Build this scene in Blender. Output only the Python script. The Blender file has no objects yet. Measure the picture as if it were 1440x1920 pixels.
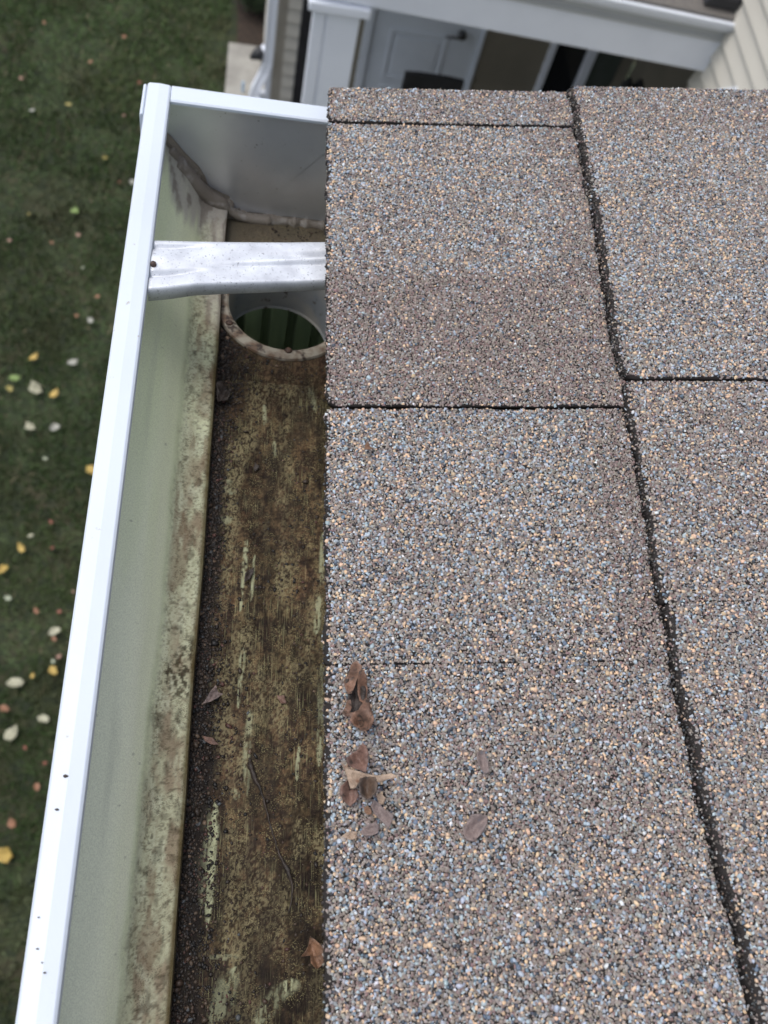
import bpy, bmesh, math, random
import numpy as np
from mathutils import Vector, Matrix

S = bpy.context.scene
COL = S.collection
rnd = random.Random(7)
RS = np.random.RandomState(11)
R = math.radians

# ------------------------------------------------------------------ camera
CAMW = Vector((-0.04638186, 0.0, 0.3508431))
ROWS = ((0.98216054, -0.02908424, 0.18578153), (0.06265455, -0.88089966, -0.46913771), (0.1772994, 0.4724086, -0.86336263))
FPX = 1712.13
cam = bpy.data.cameras.new('camera'); camo = bpy.data.objects.new('camera', cam); COL.objects.link(camo)
m = Matrix.Identity(4)
for i in range(3):
    m[i][0] = ROWS[0][i]; m[i][1] = -ROWS[1][i]; m[i][2] = -ROWS[2][i]; m[i][3] = CAMW[i]
camo.matrix_world = m
cam.sensor_fit = 'VERTICAL'; cam.sensor_height = 36.0; cam.lens = FPX / 1920 * 36.0
cam.clip_start = 0.02; cam.clip_end = 400
cam.dof.use_dof = True; cam.dof.focus_distance = 0.41; cam.dof.aperture_fstop = 13.5
S.camera = camo

# ------------------------------------------------------------------ light (overcast)
SUN_EL = 68
w = bpy.data.worlds.new('World'); S.world = w; w.use_nodes = True
wn = w.node_tree.nodes; wl = w.node_tree.links
bg = wn['Background']; sky = wn.new('ShaderNodeTexSky')
sky.sky_type = 'NISHITA'; sky.sun_disc = False; sky.sun_elevation = R(SUN_EL); sky.sun_rotation = R(-79)
sky.air_density = 1.0; sky.dust_density = 3.0; sky.ozone_density = 1.0
hs = wn.new('ShaderNodeHueSaturation'); hs.inputs['Saturation'].default_value = .5; wl.new(sky.outputs[0], hs.inputs['Color']); wl.new(hs.outputs[0], bg.inputs[0]); bg.inputs[1].default_value = 0.15
sl = bpy.data.lights.new('sun', 'SUN'); sl.energy = 1.0; sl.angle = R(35); sl.color = (1, .97, .93)
so = bpy.data.objects.new('sun', sl); COL.objects.link(so)
sd = Vector((-.40, .08, 1.0)).normalized()          # towards the sun
so.rotation_euler = sd.to_track_quat('Z', 'Y').to_euler()
so.location = (0, 0, 20)
S.view_settings.view_transform = 'Standard'; S.view_settings.look = 'None'
S.view_settings.exposure = 0.5; S.view_settings.gamma = 1.0
S.cycles.max_bounces = 6

# ------------------------------------------------------------------ helpers
def ray(x, y):
    a, b, c = x - 720, y - 960, FPX
    return Vector([ROWS[0][i] * a + ROWS[1][i] * b + ROWS[2][i] * c for i in range(3)])
def at_z(x, y, z):
    r = ray(x, y); return CAMW + r * ((z - CAMW.z) / r.z)
PIT = 0.142224
CP, SP = math.cos(PIT), math.sin(PIT)
def roof(s, y, h): return Vector((s * CP - h * SP, y, s * SP + h * CP))
def at_roof(x, y, h=0.0):
    r = ray(x, y); n = Vector((-SP, 0, CP)); t = (h - n.dot(CAMW)) / n.dot(r); p = CAMW + r * t
    return (p.x * CP + p.z * SP, p.y)

def tag(o, label=None, cat=None, group=None, kind=None):
    if label: o['label'] = label
    if cat: o['category'] = cat
    if group: o['group'] = group
    if kind: o['kind'] = kind
    return o
def empty(name, loc=(0, 0, 0), **k):
    o = bpy.data.objects.new(name, None); COL.objects.link(o); o.location = loc; o.empty_display_size = .05
    return tag(o, **k)
def link(name, me, mat, parent=None, smooth=False):
    o = bpy.data.objects.new(name, me); COL.objects.link(o)
    for mm in (mat if isinstance(mat, (list, tuple)) else [mat]): me.materials.append(mm)
    if parent is not None:
        o.parent = parent; o.matrix_parent_inverse = Matrix.Translation(-root_loc(parent))
    if smooth: me.shade_smooth()
    return o
def root_loc(p):
    return Vector(p.location) if p.type == 'EMPTY' else Vector((0, 0, 0))
def from_np(name, V, F, mat, parent=None, col=None, smooth=False):
    """V (n,3) F (m,k) numpy"""
    me = bpy.data.meshes.new(name); V = np.asarray(V, np.float32); F = np.asarray(F, np.int32); k = F.shape[1]
    me.vertices.add(len(V)); me.vertices.foreach_set('co', V.ravel())
    me.loops.add(F.size); me.loops.foreach_set('vertex_index', F.ravel())
    me.polygons.add(len(F)); me.polygons.foreach_set('loop_start', np.arange(0, F.size, k, dtype=np.int32))
    me.update(calc_edges=True)
    if col is not None:
        a = me.color_attributes.new('Col', 'FLOAT_COLOR', 'POINT')
        c = np.ones((len(V), 4), np.float32); col = np.asarray(col); c[:, :col.shape[1]] = col; a.data.foreach_set('color', c.ravel())
    me.validate()
    return link(name, me, mat, parent, smooth)
class MB:
    def __init__(s): s.v = []; s.f = []
    def quadstrip(s, A, B, closed=False):
        b = len(s.v); n = len(A); s.v += list(A) + list(B)
        for i in range(n if closed else n - 1):
            j = (i + 1) % n; s.f.append((b + i, b + j, b + n + j, b + n + i))
    def box(s, x0, x1, y0, y1, z0, z1, M=None):
        b = len(s.v); P = [Vector((x, y, z)) for z in (z0, z1) for y in (y0, y1) for x in (x0, x1)]
        if M: P = [M @ p for p in P]
        s.v += P
        for q in ((0, 2, 3, 1), (4, 5, 7, 6), (0, 1, 5, 4), (2, 6, 7, 3), (0, 4, 6, 2), (1, 3, 7, 5)): s.f.append(tuple(b + i for i in q))
    def extrude_y(s, prof, y0, y1, cap=True):
        A = [Vector((x, y0, z)) for x, z in prof]; B = [Vector((x, y1, z)) for x, z in prof]
        b = len(s.v); s.quadstrip(A, B, True); n = len(A)
        if cap: s.f.append(tuple(b + i for i in reversed(range(n)))); s.f.append(tuple(b + n + i for i in range(n)))
    def prism(s, P, Q):
        b = len(s.v); s.quadstrip(P, Q, True); n = len(P)
        s.f.append(tuple(b + i for i in reversed(range(n)))); s.f.append(tuple(b + n + i for i in range(n)))
    def tube(s, pts, rad, n=10, cap=True, sq=1.0):
        rings = []; pts = [Vector(p) for p in pts]
        for i, p in enumerate(pts):
            d = (pts[min(i + 1, len(pts) - 1)] - pts[max(i - 1, 0)]).normalized()
            u = d.cross(Vector((0, 1, 0)) if abs(d.y) < .9 else Vector((1, 0, 0))).normalized(); v = d.cross(u)
            r = rad[i] if isinstance(rad, (list, tuple)) else rad
            rings.append([p + (u * math.cos(2 * math.pi * k / n) + v * math.sin(2 * math.pi * k / n) * sq) * r for k in range(n)])
        b = len(s.v)
        for a in rings: s.v += a
        for i in range(len(rings) - 1):
            for k in range(n):
                j = (k + 1) % n; s.f.append((b + i * n + k, b + i * n + j, b + (i + 1) * n + j, b + (i + 1) * n + k))
        if cap:
            s.f.append(tuple(b + k for k in reversed(range(n)))); e = b + (len(rings) - 1) * n; s.f.append(tuple(e + k for k in range(n)))
    def build(s, name, mat, parent=None, smooth=False, bevel=0, seg=2):
        me = bpy.data.meshes.new(name); me.from_pydata([tuple(p) for p in s.v], [], s.f)
        bm = bmesh.new(); bm.from_mesh(me); bmesh.ops.recalc_face_normals(bm, faces=bm.faces); bm.to_mesh(me); bm.free()
        o = link(name, me, mat, parent, smooth)
        if bevel:
            mo = o.modifiers.new('bevel', 'BEVEL'); mo.width = bevel; mo.segments = seg; mo.limit_method = 'ANGLE'
        return o

# numpy value noise
def _h(ix, iy, seed):
    a = (ix.astype(np.int64) * 374761393 + iy.astype(np.int64) * 668265263 + seed * 974634777) & 0xffffffff
    a = ((a ^ (a >> 13)) * 1274126177) & 0xffffffff
    a = (a ^ (a >> 16)) & 0xffff
    return a / 65535.0
def vn(x, y, seed=0):
    ix = np.floor(x); iy = np.floor(y); fx = x - ix; fy = y - iy; fx = fx * fx * (3 - 2 * fx); fy = fy * fy * (3 - 2 * fy)
    a = _h(ix, iy, seed); b = _h(ix + 1, iy, seed); c = _h(ix, iy + 1, seed); d = _h(ix + 1, iy + 1, seed)
    return (a * (1 - fx) + b * fx) * (1 - fy) + (c * (1 - fx) + d * fx) * fy
def fbm(x, y, seed=0, o=4):
    t = 0; a = .5; n = 0
    for i in range(o): t = t + a * vn(x * 2 ** i, y * 2 ** i, seed + i); n += a; a *= .5
    return t / n
def ss(a, b, x): t = np.clip((x - a) / (b - a), 0, 1); return t * t * (3 - 2 * t)
def mixc(c, d, t): return c * (1 - t[..., None]) + np.asarray(d) * t[..., None]

# ------------------------------------------------------------------ materials
def newmat(name):
    mt = bpy.data.materials.new(name); mt.use_nodes = True
    return mt, mt.node_tree.nodes, mt.node_tree.links, mt.node_tree.nodes['Principled BSDF']
def mat(name, base, rough=.6, c2=None, scale=20, detail=6, lo=.4, hi=.65, c3=None, scale3=90, lo3=.55, hi3=.7, bump=0, bscale=200, metal=0, spec=.5, stretch=(1, 1, 1), attr=False, fine=None):
    mt, N, L, P = newmat(name)
    P.inputs['Roughness'].default_value = rough; P.inputs['Metallic'].default_value = metal
    P.inputs['Specular IOR Level'].default_value = spec
    tc = N.new('ShaderNodeTexCoord'); mp = N.new('ShaderNodeMapping'); L.new(tc.outputs['Object'], mp.inputs[0]); mp.inputs['Scale'].default_value = stretch
    def noise(sc, d=6):
        n = N.new('ShaderNodeTexNoise'); n.inputs['Scale'].default_value = sc; n.inputs['Detail'].default_value = d; L.new(mp.outputs[0], n.inputs['Vector']); return n
    if attr:
        a = N.new('ShaderNodeAttribute'); a.attribute_name = 'Col'; cur = a.outputs['Color']
    else:
        rgb = N.new('ShaderNodeRGB'); rgb.outputs[0].default_value = (*base, 1); cur = rgb.outputs[0]
    def mix(cur, c, sc, l, h, dd):
        n = noise(sc, dd); r = N.new('ShaderNodeMapRange'); r.inputs[1].default_value = l; r.inputs[2].default_value = h; L.new(n.outputs[0], r.inputs[0])
        mx = N.new('ShaderNodeMix'); mx.data_type = 'RGBA'; L.new(r.outputs[0], mx.inputs[0]); L.new(cur, mx.inputs[6]); mx.inputs[7].default_value = (*c, 1)
        return mx.outputs[2]
    if c2: cur = mix(cur, c2, scale, lo, hi, detail)
    if c3: cur = mix(cur, c3, scale3, lo3, hi3, 8)
    if fine:
        n = noise(fine[0], 4); r = N.new('ShaderNodeMapRange'); r.inputs[1].default_value = .3; r.inputs[2].default_value = .7; r.inputs[3].default_value = 1 - fine[1]; r.inputs[4].default_value = 1 + fine[1]
        L.new(n.outputs[0], r.inputs[0]); v = N.new('ShaderNodeVectorMath'); v.operation = 'SCALE'; L.new(cur, v.inputs[0]); L.new(r.outputs[0], v.inputs['Scale']); cur = v.outputs[0]
    L.new(cur, P.inputs['Base Color'])
    if bump:
        n = noise(bscale, 5); b = N.new('ShaderNodeBump'); b.inputs['Strength'].default_value = min(1, bump); b.inputs['Distance'].default_value = .3 / bscale
        L.new(n.outputs[0], b.inputs['Height']); L.new(b.outputs[0], P.inputs['Normal'])
    return mt

M_white = mat('white_enamel', (.60, .655, .735), .4, c2=(.53, .58, .655), scale=7, lo=.42, hi=.72, c3=(.40, .38, .36), scale3=240, lo3=.70, hi3=.78, bump=.05, bscale=60)
M_cap = mat('grey_aluminium', (.80, .83, .88), .32, metal=.7, c2=(.62, .66, .72), scale=16, lo=.35, hi=.7, c3=(.40, .42, .44), scale3=300, lo3=.68, hi3=.76, bump=.08, bscale=300)
M_sealant = mat('old_sealant', (.27, .235, .20), .45, c2=(.20, .17, .14), scale=60, bump=.4, bscale=250, c3=(.40, .37, .34), scale3=120)
M_strap = mat('galvanised_strap', (.70, .73, .78), .5, c2=(.48, .50, .55), scale=70, lo=.38, hi=.68, c3=(.24, .25, .28), scale3=900, lo3=.60, hi3=.72, bump=.15, bscale=800, metal=.25)
M_rust = mat('rusty_screw', (.10, .055, .035), .7, c2=(.05, .03, .025), scale=300, bump=.5, bscale=600)
M_ring = mat('dirty_outlet', (.34, .31, .25), .65, c2=(.15, .095, .06), scale=110, lo=.40, hi=.60, c3=(.05, .033, .025), scale3=170, lo3=.56, hi3=.63, bump=.3, bscale=400)
M_tube = mat('outlet_tube', (.22, .24, .26), .45, c2=(.34, .33, .31), scale=40, c3=(.07, .05, .035), scale3=120, lo3=.63, hi3=.7, bump=.1, bscale=300)
M_spoutin = mat('green_stained_pipe', (.22, .29, .15), .6, c2=(.12, .16, .09), scale=14, stretch=(4, 4, .6), bump=.1, bscale=60)
M_trough = mat('stained_gutter', (1, 1, 1), .6, attr=True, fine=(1500, .12), bump=.5, bscale=900, spec=.1)
def speckle(mt):
    N, L = mt.node_tree.nodes, mt.node_tree.links; P = N['Principled BSDF']; src = P.inputs['Base Color'].links[0].from_socket
    at = [n for n in N if n.type == 'ATTRIBUTE'][0]; mp = [n for n in N if n.type == 'MAPPING'][0]; cur = src
    for sc, lo, hi, c, amt, det in ((1500, .53, .60, (.022, .016, .011), .85, 3), (520, .56, .64, (.030, .021, .014), .7, 5), (1700, .57, .63, (.33, .29, .15), .5, 3), (330, .62, .70, (.12, .07, .045), .3, 5)):
        n = N.new('ShaderNodeTexNoise'); n.inputs['Scale'].default_value = sc; n.inputs['Detail'].default_value = det; L.new(mp.outputs[0], n.inputs['Vector'])
        r = N.new('ShaderNodeMapRange'); r.inputs[1].default_value = lo; r.inputs[2].default_value = hi; r.inputs[4].default_value = amt; L.new(n.outputs[0], r.inputs[0])
        m_ = N.new('ShaderNodeMath'); m_.operation = 'MULTIPLY'; L.new(r.outputs[0], m_.inputs[0]); L.new(at.outputs['Alpha'], m_.inputs[1])
        n2 = N.new('ShaderNodeTexNoise'); n2.inputs['Scale'].default_value = 70 + sc * .03; n2.inputs['Detail'].default_value = 4; L.new(mp.outputs[0], n2.inputs['Vector'])
        r2 = N.new('ShaderNodeMapRange'); r2.inputs[1].default_value = .42; r2.inputs[2].default_value = .60; L.new(n2.outputs[0], r2.inputs[0])
        m2 = N.new('ShaderNodeMath'); m2.operation = 'MULTIPLY'; L.new(m_.outputs[0], m2.inputs[0]); L.new(r2.outputs[0], m2.inputs[1]); m_ = m2
        mx = N.new('ShaderNodeMix'); mx.data_type = 'RGBA'; L.new(m_.outputs[0], mx.inputs[0]); L.new(cur, mx.inputs[6]); mx.inputs[7].default_value = (*c, 1); cur = mx.outputs[2]
    mp2 = N.new('ShaderNodeMapping'); mp2.inputs['Scale'].default_value = (2300, 62, 300); L.new(mp.outputs[0], mp2.inputs[0])
    n = N.new('ShaderNodeTexNoise'); n.inputs['Scale'].default_value = 1; n.inputs['Detail'].default_value = 2; L.new(mp2.outputs[0], n.inputs['Vector'])
    r = N.new('ShaderNodeMapRange'); r.inputs[1].default_value = .60; r.inputs[2].default_value = .66; r.inputs[4].default_value = .34; L.new(n.outputs[0], r.inputs[0])
    n2 = N.new('ShaderNodeTexNoise'); n2.inputs['Scale'].default_value = 34; n2.inputs['Detail'].default_value = 3; L.new(mp.outputs[0], n2.inputs['Vector'])
    r2 = N.new('ShaderNodeMapRange'); r2.inputs[1].default_value = .44; r2.inputs[2].default_value = .60; L.new(n2.outputs[0], r2.inputs[0])
    m_ = N.new('ShaderNodeMath'); m_.operation = 'MULTIPLY'; L.new(r.outputs[0], m_.inputs[0]); L.new(r2.outputs[0], m_.inputs[1])
    m3 = N.new('ShaderNodeMath'); m3.operation = 'MULTIPLY'; L.new(m_.outputs[0], m3.inputs[0]); L.new(at.outputs['Alpha'], m3.inputs[1])
    mx = N.new('ShaderNodeMix'); mx.data_type = 'RGBA'; L.new(m3.outputs[0], mx.inputs[0]); L.new(cur, mx.inputs[6]); mx.inputs[7].default_value = (.42, .41, .22, 1); cur = mx.outputs[2]
    L.new(cur, P.inputs['Base Color'])
speckle(M_trough)
M_asph = mat('asphalt_mat', (.018, .017, .018), .8, c2=(.035, .034, .036), scale=700, bump=.8, bscale=1200)
M_siding = mat('beige_siding', (.60, .575, .51), .6, c2=(.56, .535, .475), scale=3, bump=.1, bscale=120)
M_trim = mat('tan_trim', (.42, .39, .33), .6, c2=(.38, .35, .30), scale=5)
M_pvc = mat('white_trim', (.83, .87, .95), .5, c2=(.78, .82, .90), scale=4, lo=.4, hi=.7)
M_door = mat('pale_door', (.62, .67, .73), .45, c2=(.58, .63, .69), scale=5)
M_black = mat('black_metal', (.012, .013, .016), .5, c2=(.02, .02, .025), scale=12)
M_glass = mat('dark_glass', (.012, .014, .016), .06, spec=.7)
M_glass2 = mat('grey_glass', (.06, .075, .065), .1, c2=(.13, .15, .14), scale=3, stretch=(1, 1, .3))
M_conc = mat('concrete', (.34, .33, .30), .9, c2=(.25, .24, .22), scale=5, c3=(.14, .13, .12), scale3=40, lo3=.66, hi3=.75, bump=.3, bscale=80)
M_mulch = mat('mulch', (.022, .015, .011), .95, c2=(.05, .033, .022), scale=40, bump=1, bscale=50)
M_soil = mat('lawn_ground', (.026, .034, .012), .95, c2=(.055, .048, .028), scale=2.2, lo=.5, hi=.75, c3=(.018, .026, .012), scale3=14, lo3=.45, hi3=.62, bump=1, bscale=30)
M_wood = mat('roof_deck', (.30, .22, .14), .8, c2=(.22, .16, .10), scale=9, stretch=(1, 8, 1))
M_chrome = mat('dark_nickel', (.10, .10, .10), .35, metal=.8)
def granule_mat():
    mt, N, L, P = newmat('stone_granules')
    a = N.new('ShaderNodeAttribute'); a.attribute_name = 'Col'
    L.new(a.outputs['Color'], P.inputs['Base Color']); P.inputs['Roughness'].default_value = .5; ms = N.new('ShaderNodeMath'); ms.operation = 'MULTIPLY'; ms.inputs[1].default_value = .42; L.new(a.outputs['Alpha'], ms.inputs[0]); L.new(ms.outputs[0], P.inputs['Specular IOR Level'])
    return mt
M_gran = granule_mat()
def far_shingle():
    mt, N, L, P = newmat('shingle_granule_surface')
    tc = N.new('ShaderNodeTexCoord'); v = N.new('ShaderNodeTexVoronoi'); v.inputs['Scale'].default_value = 750; L.new(tc.outputs['Object'], v.inputs[0])
    sp = N.new('ShaderNodeSeparateColor'); L.new(v.outputs['Color'], sp.inputs[0])
    cr = N.new('ShaderNodeValToRGB'); cr.color_ramp.interpolation = 'CONSTANT'; L.new(sp.outputs[0], cr.inputs[0])
    E_ = cr.color_ramp.elements; E_[0].color = (.03, .03, .032, 1); E_[1].position = .12; E_[1].color = (.15, .125, .11, 1)
    for p_, c_ in ((.40, (.20, .17, .155)), (.58, (.12, .085, .08)), (.68, (.25, .28, .30)), (.82, (.42, .31, .22)), (.92, (.08, .10, .12))):
        e = E_.new(p_); e.color = (*c_, 1)
    L.new(cr.outputs[0], P.inputs['Base Color']); P.inputs['Roughness'].default_value = .8
    b = N.new('ShaderNodeBump'); b.inputs['Distance'].default_value = .0006; b.invert = True; L.new(v.outputs['Distance'], b.inputs['Height']); L.new(b.outputs[0], P.inputs['Normal'])
    return mt
M_far = far_shingle()
def leaf_mat(name, c, c2, c3=(.035, .024, .018), rough=.6):
    return mat(name, tuple(q * .86 for q in c), rough, c2=tuple(q * .7 for q in c2), scale=170, lo=.38, hi=.62, c3=c3, scale3=230, lo3=.55, hi3=.66, bump=1, bscale=500, fine=(1800, .2))
L_brown = leaf_mat('brown_leaf', (.245, .135, .09), (.15, .085, .06))
L_red = leaf_mat('reddish_leaf', (.22, .125, .095), (.14, .08, .065))
L_tan = leaf_mat('tan_leaf', (.46, .34, .25), (.36, .26, .19), c3=(.14, .07, .04))
L_dark = leaf_mat('dark_leaf', (.13, .085, .06), (.08, .06, .05))
L_mauve = leaf_mat('mauve_leaf', (.24, .18, .165), (.19, .15, .145), c3=(.11, .10, .11))
L_orange = leaf_mat('orange_leaf', (.27, .145, .085), (.17, .095, .06))
L_wet = leaf_mat('wet_leaf', (.05, .036, .030), (.028, .021, .018), rough=.6)

# ------------------------------------------------------------------ ground
G = -4.95
def sheet(name, x0, x1, y0, y1, z, mt, **k):
    b = MB(); b.v = [Vector(p) for p in ((x0, y0, z), (x1, y0, z), (x1, y1, z), (x0, y1, z))]; b.f = [(0, 1, 2, 3)]
    return tag(b.build(name, mt), **k)
sheet('ground', -120, 120, -120, 120, G, M_soil, kind='structure')
bed = MB(); bed.v = [Vector(p) for p in ((-.15, 7.5, G + .006), (.6, 7.5, G + .006), (.6, 10.5, G + .006), (-.35, 10.5, G + .006), (-.28, 8.6, G + .006), (-.17, 8.0, G + .006))]; bed.f = [tuple(range(6))]
tag(bed.build('mulch_bed', M_mulch), kind='structure')
cb = MB(); cb.box(-.222, .069, 5.2, 7.485, G - .05, G + .05); tag(cb.build('concrete_pad', M_conc, bevel=.008), kind='structure')
cb = MB(); cb.box(.073, 2.449, 4.35, 4.6, G - .05, G + .12); cb.box(.073, 2.94, 4.601, 6.49, G - .05, G + .12); tag(cb.build('porch_floor', mat('porch_decking', (.10, .09, .08), .8, c2=(.07, .065, .06), scale=8), bevel=.008), kind='structure')

def grass():
    n = 150000
    x = RS.uniform(-3.4, .25, n); y = RS.uniform(-.8, 9.5, n)
    keep = ~((x > -.23) & (y > 5.1)) & ~((x > -.16 - .1 * ss(8, 10, y)) & (y > 7.4)) & (x < .25)
    x = x[keep]; y = y[keep]; n = len(x)
    clump = fbm(x * 2.2, y * 2.2, 3); fine = fbm(x * 14, y * 14, 9)
    h = .018 + .05 * clump * RS.uniform(.5, 1.2, n); a = RS.uniform(0, 2 * np.pi, n); wd = RS.uniform(.003, .007, n)
    lx = RS.normal(0, .025, n); ly = RS.normal(0, .025, n)
    c = np.array([.034, .064, .014]) * (.70 + .5 * fine)[:, None] * (.8 + .5 * RS.rand(n))[:, None]
    c = mixc(c, [.085, .075, .042], ss(.50, .72, clump) * .5); c = mixc(c, [.06, .085, .025], ss(.52, .7, fbm(x * .9, y * .9, 19)) * .6); thin = (fbm(x * 3.1, y * 3.1, 23) > .60) & (RS.rand(n) < .75); h[thin] *= .25; dry = RS.rand(n) < .05; c[dry] = [.13, .11, .06]
    c = c * (1 + .5 * ss(4.5, 8.5, y))[:, None]
    V = np.zeros((n, 3, 3)); ca, sa = np.cos(a) * wd, np.sin(a) * wd
    V[:, 0] = np.c_[x - ca, y - sa, np.full(n, G)]; V[:, 1] = np.c_[x + ca, y + sa, np.full(n, G)]; V[:, 2] = np.c_[x + lx, y + ly, G + h]
    from_np('lawn_grass', V.reshape(-1, 3), np.arange(n * 3).reshape(-1, 3), mat('grass_blades', (1, 1, 1), .7, attr=True), col=np.repeat(c, 3, 0))
tagg = grass(); tag(bpy.data.objects['lawn_grass'], 'dark short lawn grass left of the gutter', 'grass', kind='stuff')

# ------------------------------------------------------------------ fallen leaves on the lawn
LC = {'yellow': (.50, .35, .09), 'olive yellow': (.34, .29, .09), 'pale cream': (.44, .43, .31), 'pinkish': (.33, .20, .15), 'orange': (.34, .17, .10),
      'red brown': (.27, .09, .06), 'green': (.22, .32, .10), 'greenish white': (.42, .46, .34), 'whitish': (.42, .42, .37)}
LM = {k: mat(k.replace(' ', '_') + '_lawn_leaf', v, .6, c2=tuple(q * .62 for q in v), scale=60, lo=.4, hi=.7, bump=.4, bscale=90) for k, v in LC.items()}
LV = [(83, 43, 'orange', 8), (233, 69, 'orange', 10), (168, 117, 'orange', 12), (40, 147, 'pinkish', 9), (128, 196, 'olive yellow', 13), (59, 208, 'whitish', 9), (262, 155, 'red brown', 9),
      (232, 217, 'pinkish', 7), (197, 296, 'olive yellow', 12), (225, 342, 'red brown', 7), (248, 341, 'whitish', 10), (140, 397, 'green', 15), (55, 401, 'olive yellow', 9), (147, 441, 'pinkish', 11),
      (17, 451, 'pinkish', 9), (97, 455, 'orange', 8), (156, 502, 'greenish white', 7), (183, 556, 'orange', 10), (144, 592, 'orange', 10), (170, 601, 'whitish', 10), (62, 672, 'yellow', 17),
      (135, 681, 'whitish', 17), (26, 710, 'green', 16), (18, 729, 'olive yellow', 17), (67, 730, 'pale cream', 22), (101, 740, 'yellow', 17), (57, 802, 'pale cream', 18), (103, 801, 'whitish', 16),
      (85, 860, 'greenish white', 11), (171, 881, 'yellow', 17), (96, 979, 'red brown', 10), (57, 1005, 'pale cream', 9), (40, 1028, 'yellow', 16), (5, 1067, 'yellow', 18), (97, 1028, 'red brown', 9),
      (15, 1121, 'greenish white', 15), (68, 1146, 'orange', 15), (111, 1147, 'red brown', 10), (138, 1110, 'pinkish', 9), (104, 1184, 'pale cream', 20), (101, 1198, 'orange', 12), (110, 1232, 'pinkish', 12),
      (100, 1241, 'greenish white', 12), (100, 1257, 'yellow', 15), (61, 1267, 'yellow', 8), (27, 1281, 'pale cream', 24), (8, 1328, 'orange', 20), (81, 1348, 'pale cream', 18), (20, 1378, 'pale cream', 25),
      (47, 1402, 'red brown', 9), (84, 1431, 'red brown', 9), (69, 1475, 'orange', 17), (22, 1545, 'orange', 20), (8, 1604, 'yellow', 24)]
ORD = 'topmost second third fourth fifth sixth seventh eighth ninth tenth eleventh'.split()
cnt = {}
tot = {k: sum(1 for l in LV if l[2] == k) for k in LC}
for (px, py, c, sz) in sorted(LV, key=lambda l: l[1]):
    p = at_z(px, py, G + .055); sz = sz if c in ('yellow', 'pale cream', 'whitish', 'green') else sz * .7; r = sz / 1712 * (CAMW - p).length * .54
    n = 10; a0 = rnd.uniform(0, 6.28); el = rnd.uniform(.65, .95); b = MB(); rings = []
    for k in range(1, 4):
        rr = r * k / 3
        rings.append([Vector((rr * math.cos(2 * math.pi * i / n) * (1 + .16 * math.sin(3 * i + a0) + (.25 if i == 0 else 0)), rr * el * math.sin(2 * math.pi * i / n) * (1 + .14 * math.cos(2 * i + a0)), r * .22 * (k / 3) ** 2 * (1 + math.sin(2 * math.pi * i / n * 2 + a0)))) for i in range(n)])
    b.v = [Vector((0, 0, 0))] + [q for g in rings for q in g]
    for i in range(n):
        j = (i + 1) % n; b.f.append((0, 1 + i, 1 + j))
        for k in range(2): b.f.append((1 + k * n + i, 1 + (k + 1) * n + i, 1 + (k + 1) * n + j, 1 + k * n + j))
    o = b.build('fallen_leaf', LM[c], smooth=True); o.location = p; o.rotation_euler = (rnd.uniform(-.3, .3), rnd.uniform(-.3, .3), a0)
    md = o.modifiers.new('thickness', 'SOLIDIFY'); md.thickness = .001
    i = cnt.get(c, 0); cnt[c] = i + 1
    tag(o, f'{c} fallen leaf on lawn, {ORD[i]} {"of" if i == 0 else "from the top among"} the {c} ones', 'leaf', 'fallen leaves on the lawn')

# ------------------------------------------------------------------ shrub
def shrub():
    root = empty('shrub', (-.0, 8.12, G), label='dark green leafy shrub in the mulch bed behind the house corner', cat='shrub')
    st = MB()
    for k in range(9):
        a = k * .7; st.tube([(-.0, 8.12, G), (-.0 + .10 * math.cos(a), 8.12 + .10 * math.sin(a), G + .3), (-.0 + .2 * math.cos(a), 8.12 + .2 * math.sin(a), G + .55)], [.01, .007, .003], 5)
    st.build('stem', M_mulch, root)
    n = 4200; d = RS.normal(size=(n, 3)); d /= np.linalg.norm(d, axis=1)[:, None]; rr = RS.uniform(.35, 1, n) ** .6
    c = np.c_[.02 + d[:, 0] * .25 * rr, 8.12 + d[:, 1] * .28 * rr, G + .27 + d[:, 2] * .27 * rr] + RS.normal(0, .03, (n, 3))
    V = []; 
    u = RS.normal(size=(n, 3)); u /= np.linalg.norm(u, axis=1)[:, None]; v = np.cross(u, d); s = .022
    V = np.stack([c - u * s, c + v * s * .5, c + u * s, c - v * s * .5], 1).reshape(-1, 3)
    col = np.repeat(np.array([.03, .055, .022]) * RS.uniform(.4, 1.5, n)[:, None], 4, 0)
    from_np('foliage', V, np.arange(n * 4).reshape(-1, 4), mat('shrub_leaf', (1, 1, 1), .6, attr=True), root, col=col)
shrub()

# ------------------------------------------------------------------ neighbouring house with porch
def laps_x(b, x0, x1, y, z0, z1, pitch=.109, d=.018, back=.03):     # wall facing -y
    z = z0
    while z < z1:
        t = min(z + pitch, z1)
        P = [(y, z), (y - d, z), (y - .002, t), (y + back, t), (y + back, z)]
        b.prism([Vector((x0, a, c)) for a, c in P], [Vector((x1, a, c)) for a, c in P]); z += pitch
def laps_y(b, y0, y1, x, z0, z1, pitch=.112, d=.024, back=.03, sg=-1):     # wall facing -x (sg -1)
    z = z0
    while z < z1:
        t = min(z + pitch, z1)
        P = [(x, z), (x + sg * d, z), (x + sg * .002, t), (x - sg * back, t), (x - sg * back, z)]
        b.prism([Vector((a, y0, c)) for a, c in P], [Vector((a, y1, c)) for a, c in P]); z += pitch
H = empty('neighbour_house', (1.2, 6.5, G), label='beige lap-sided house with a white porch beyond the roof end', cat='house')
b = MB(); laps_x(b, .222, .322, 6.5, G + .02, -.6, d=.034); b.build('siding', M_siding, H)
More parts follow.
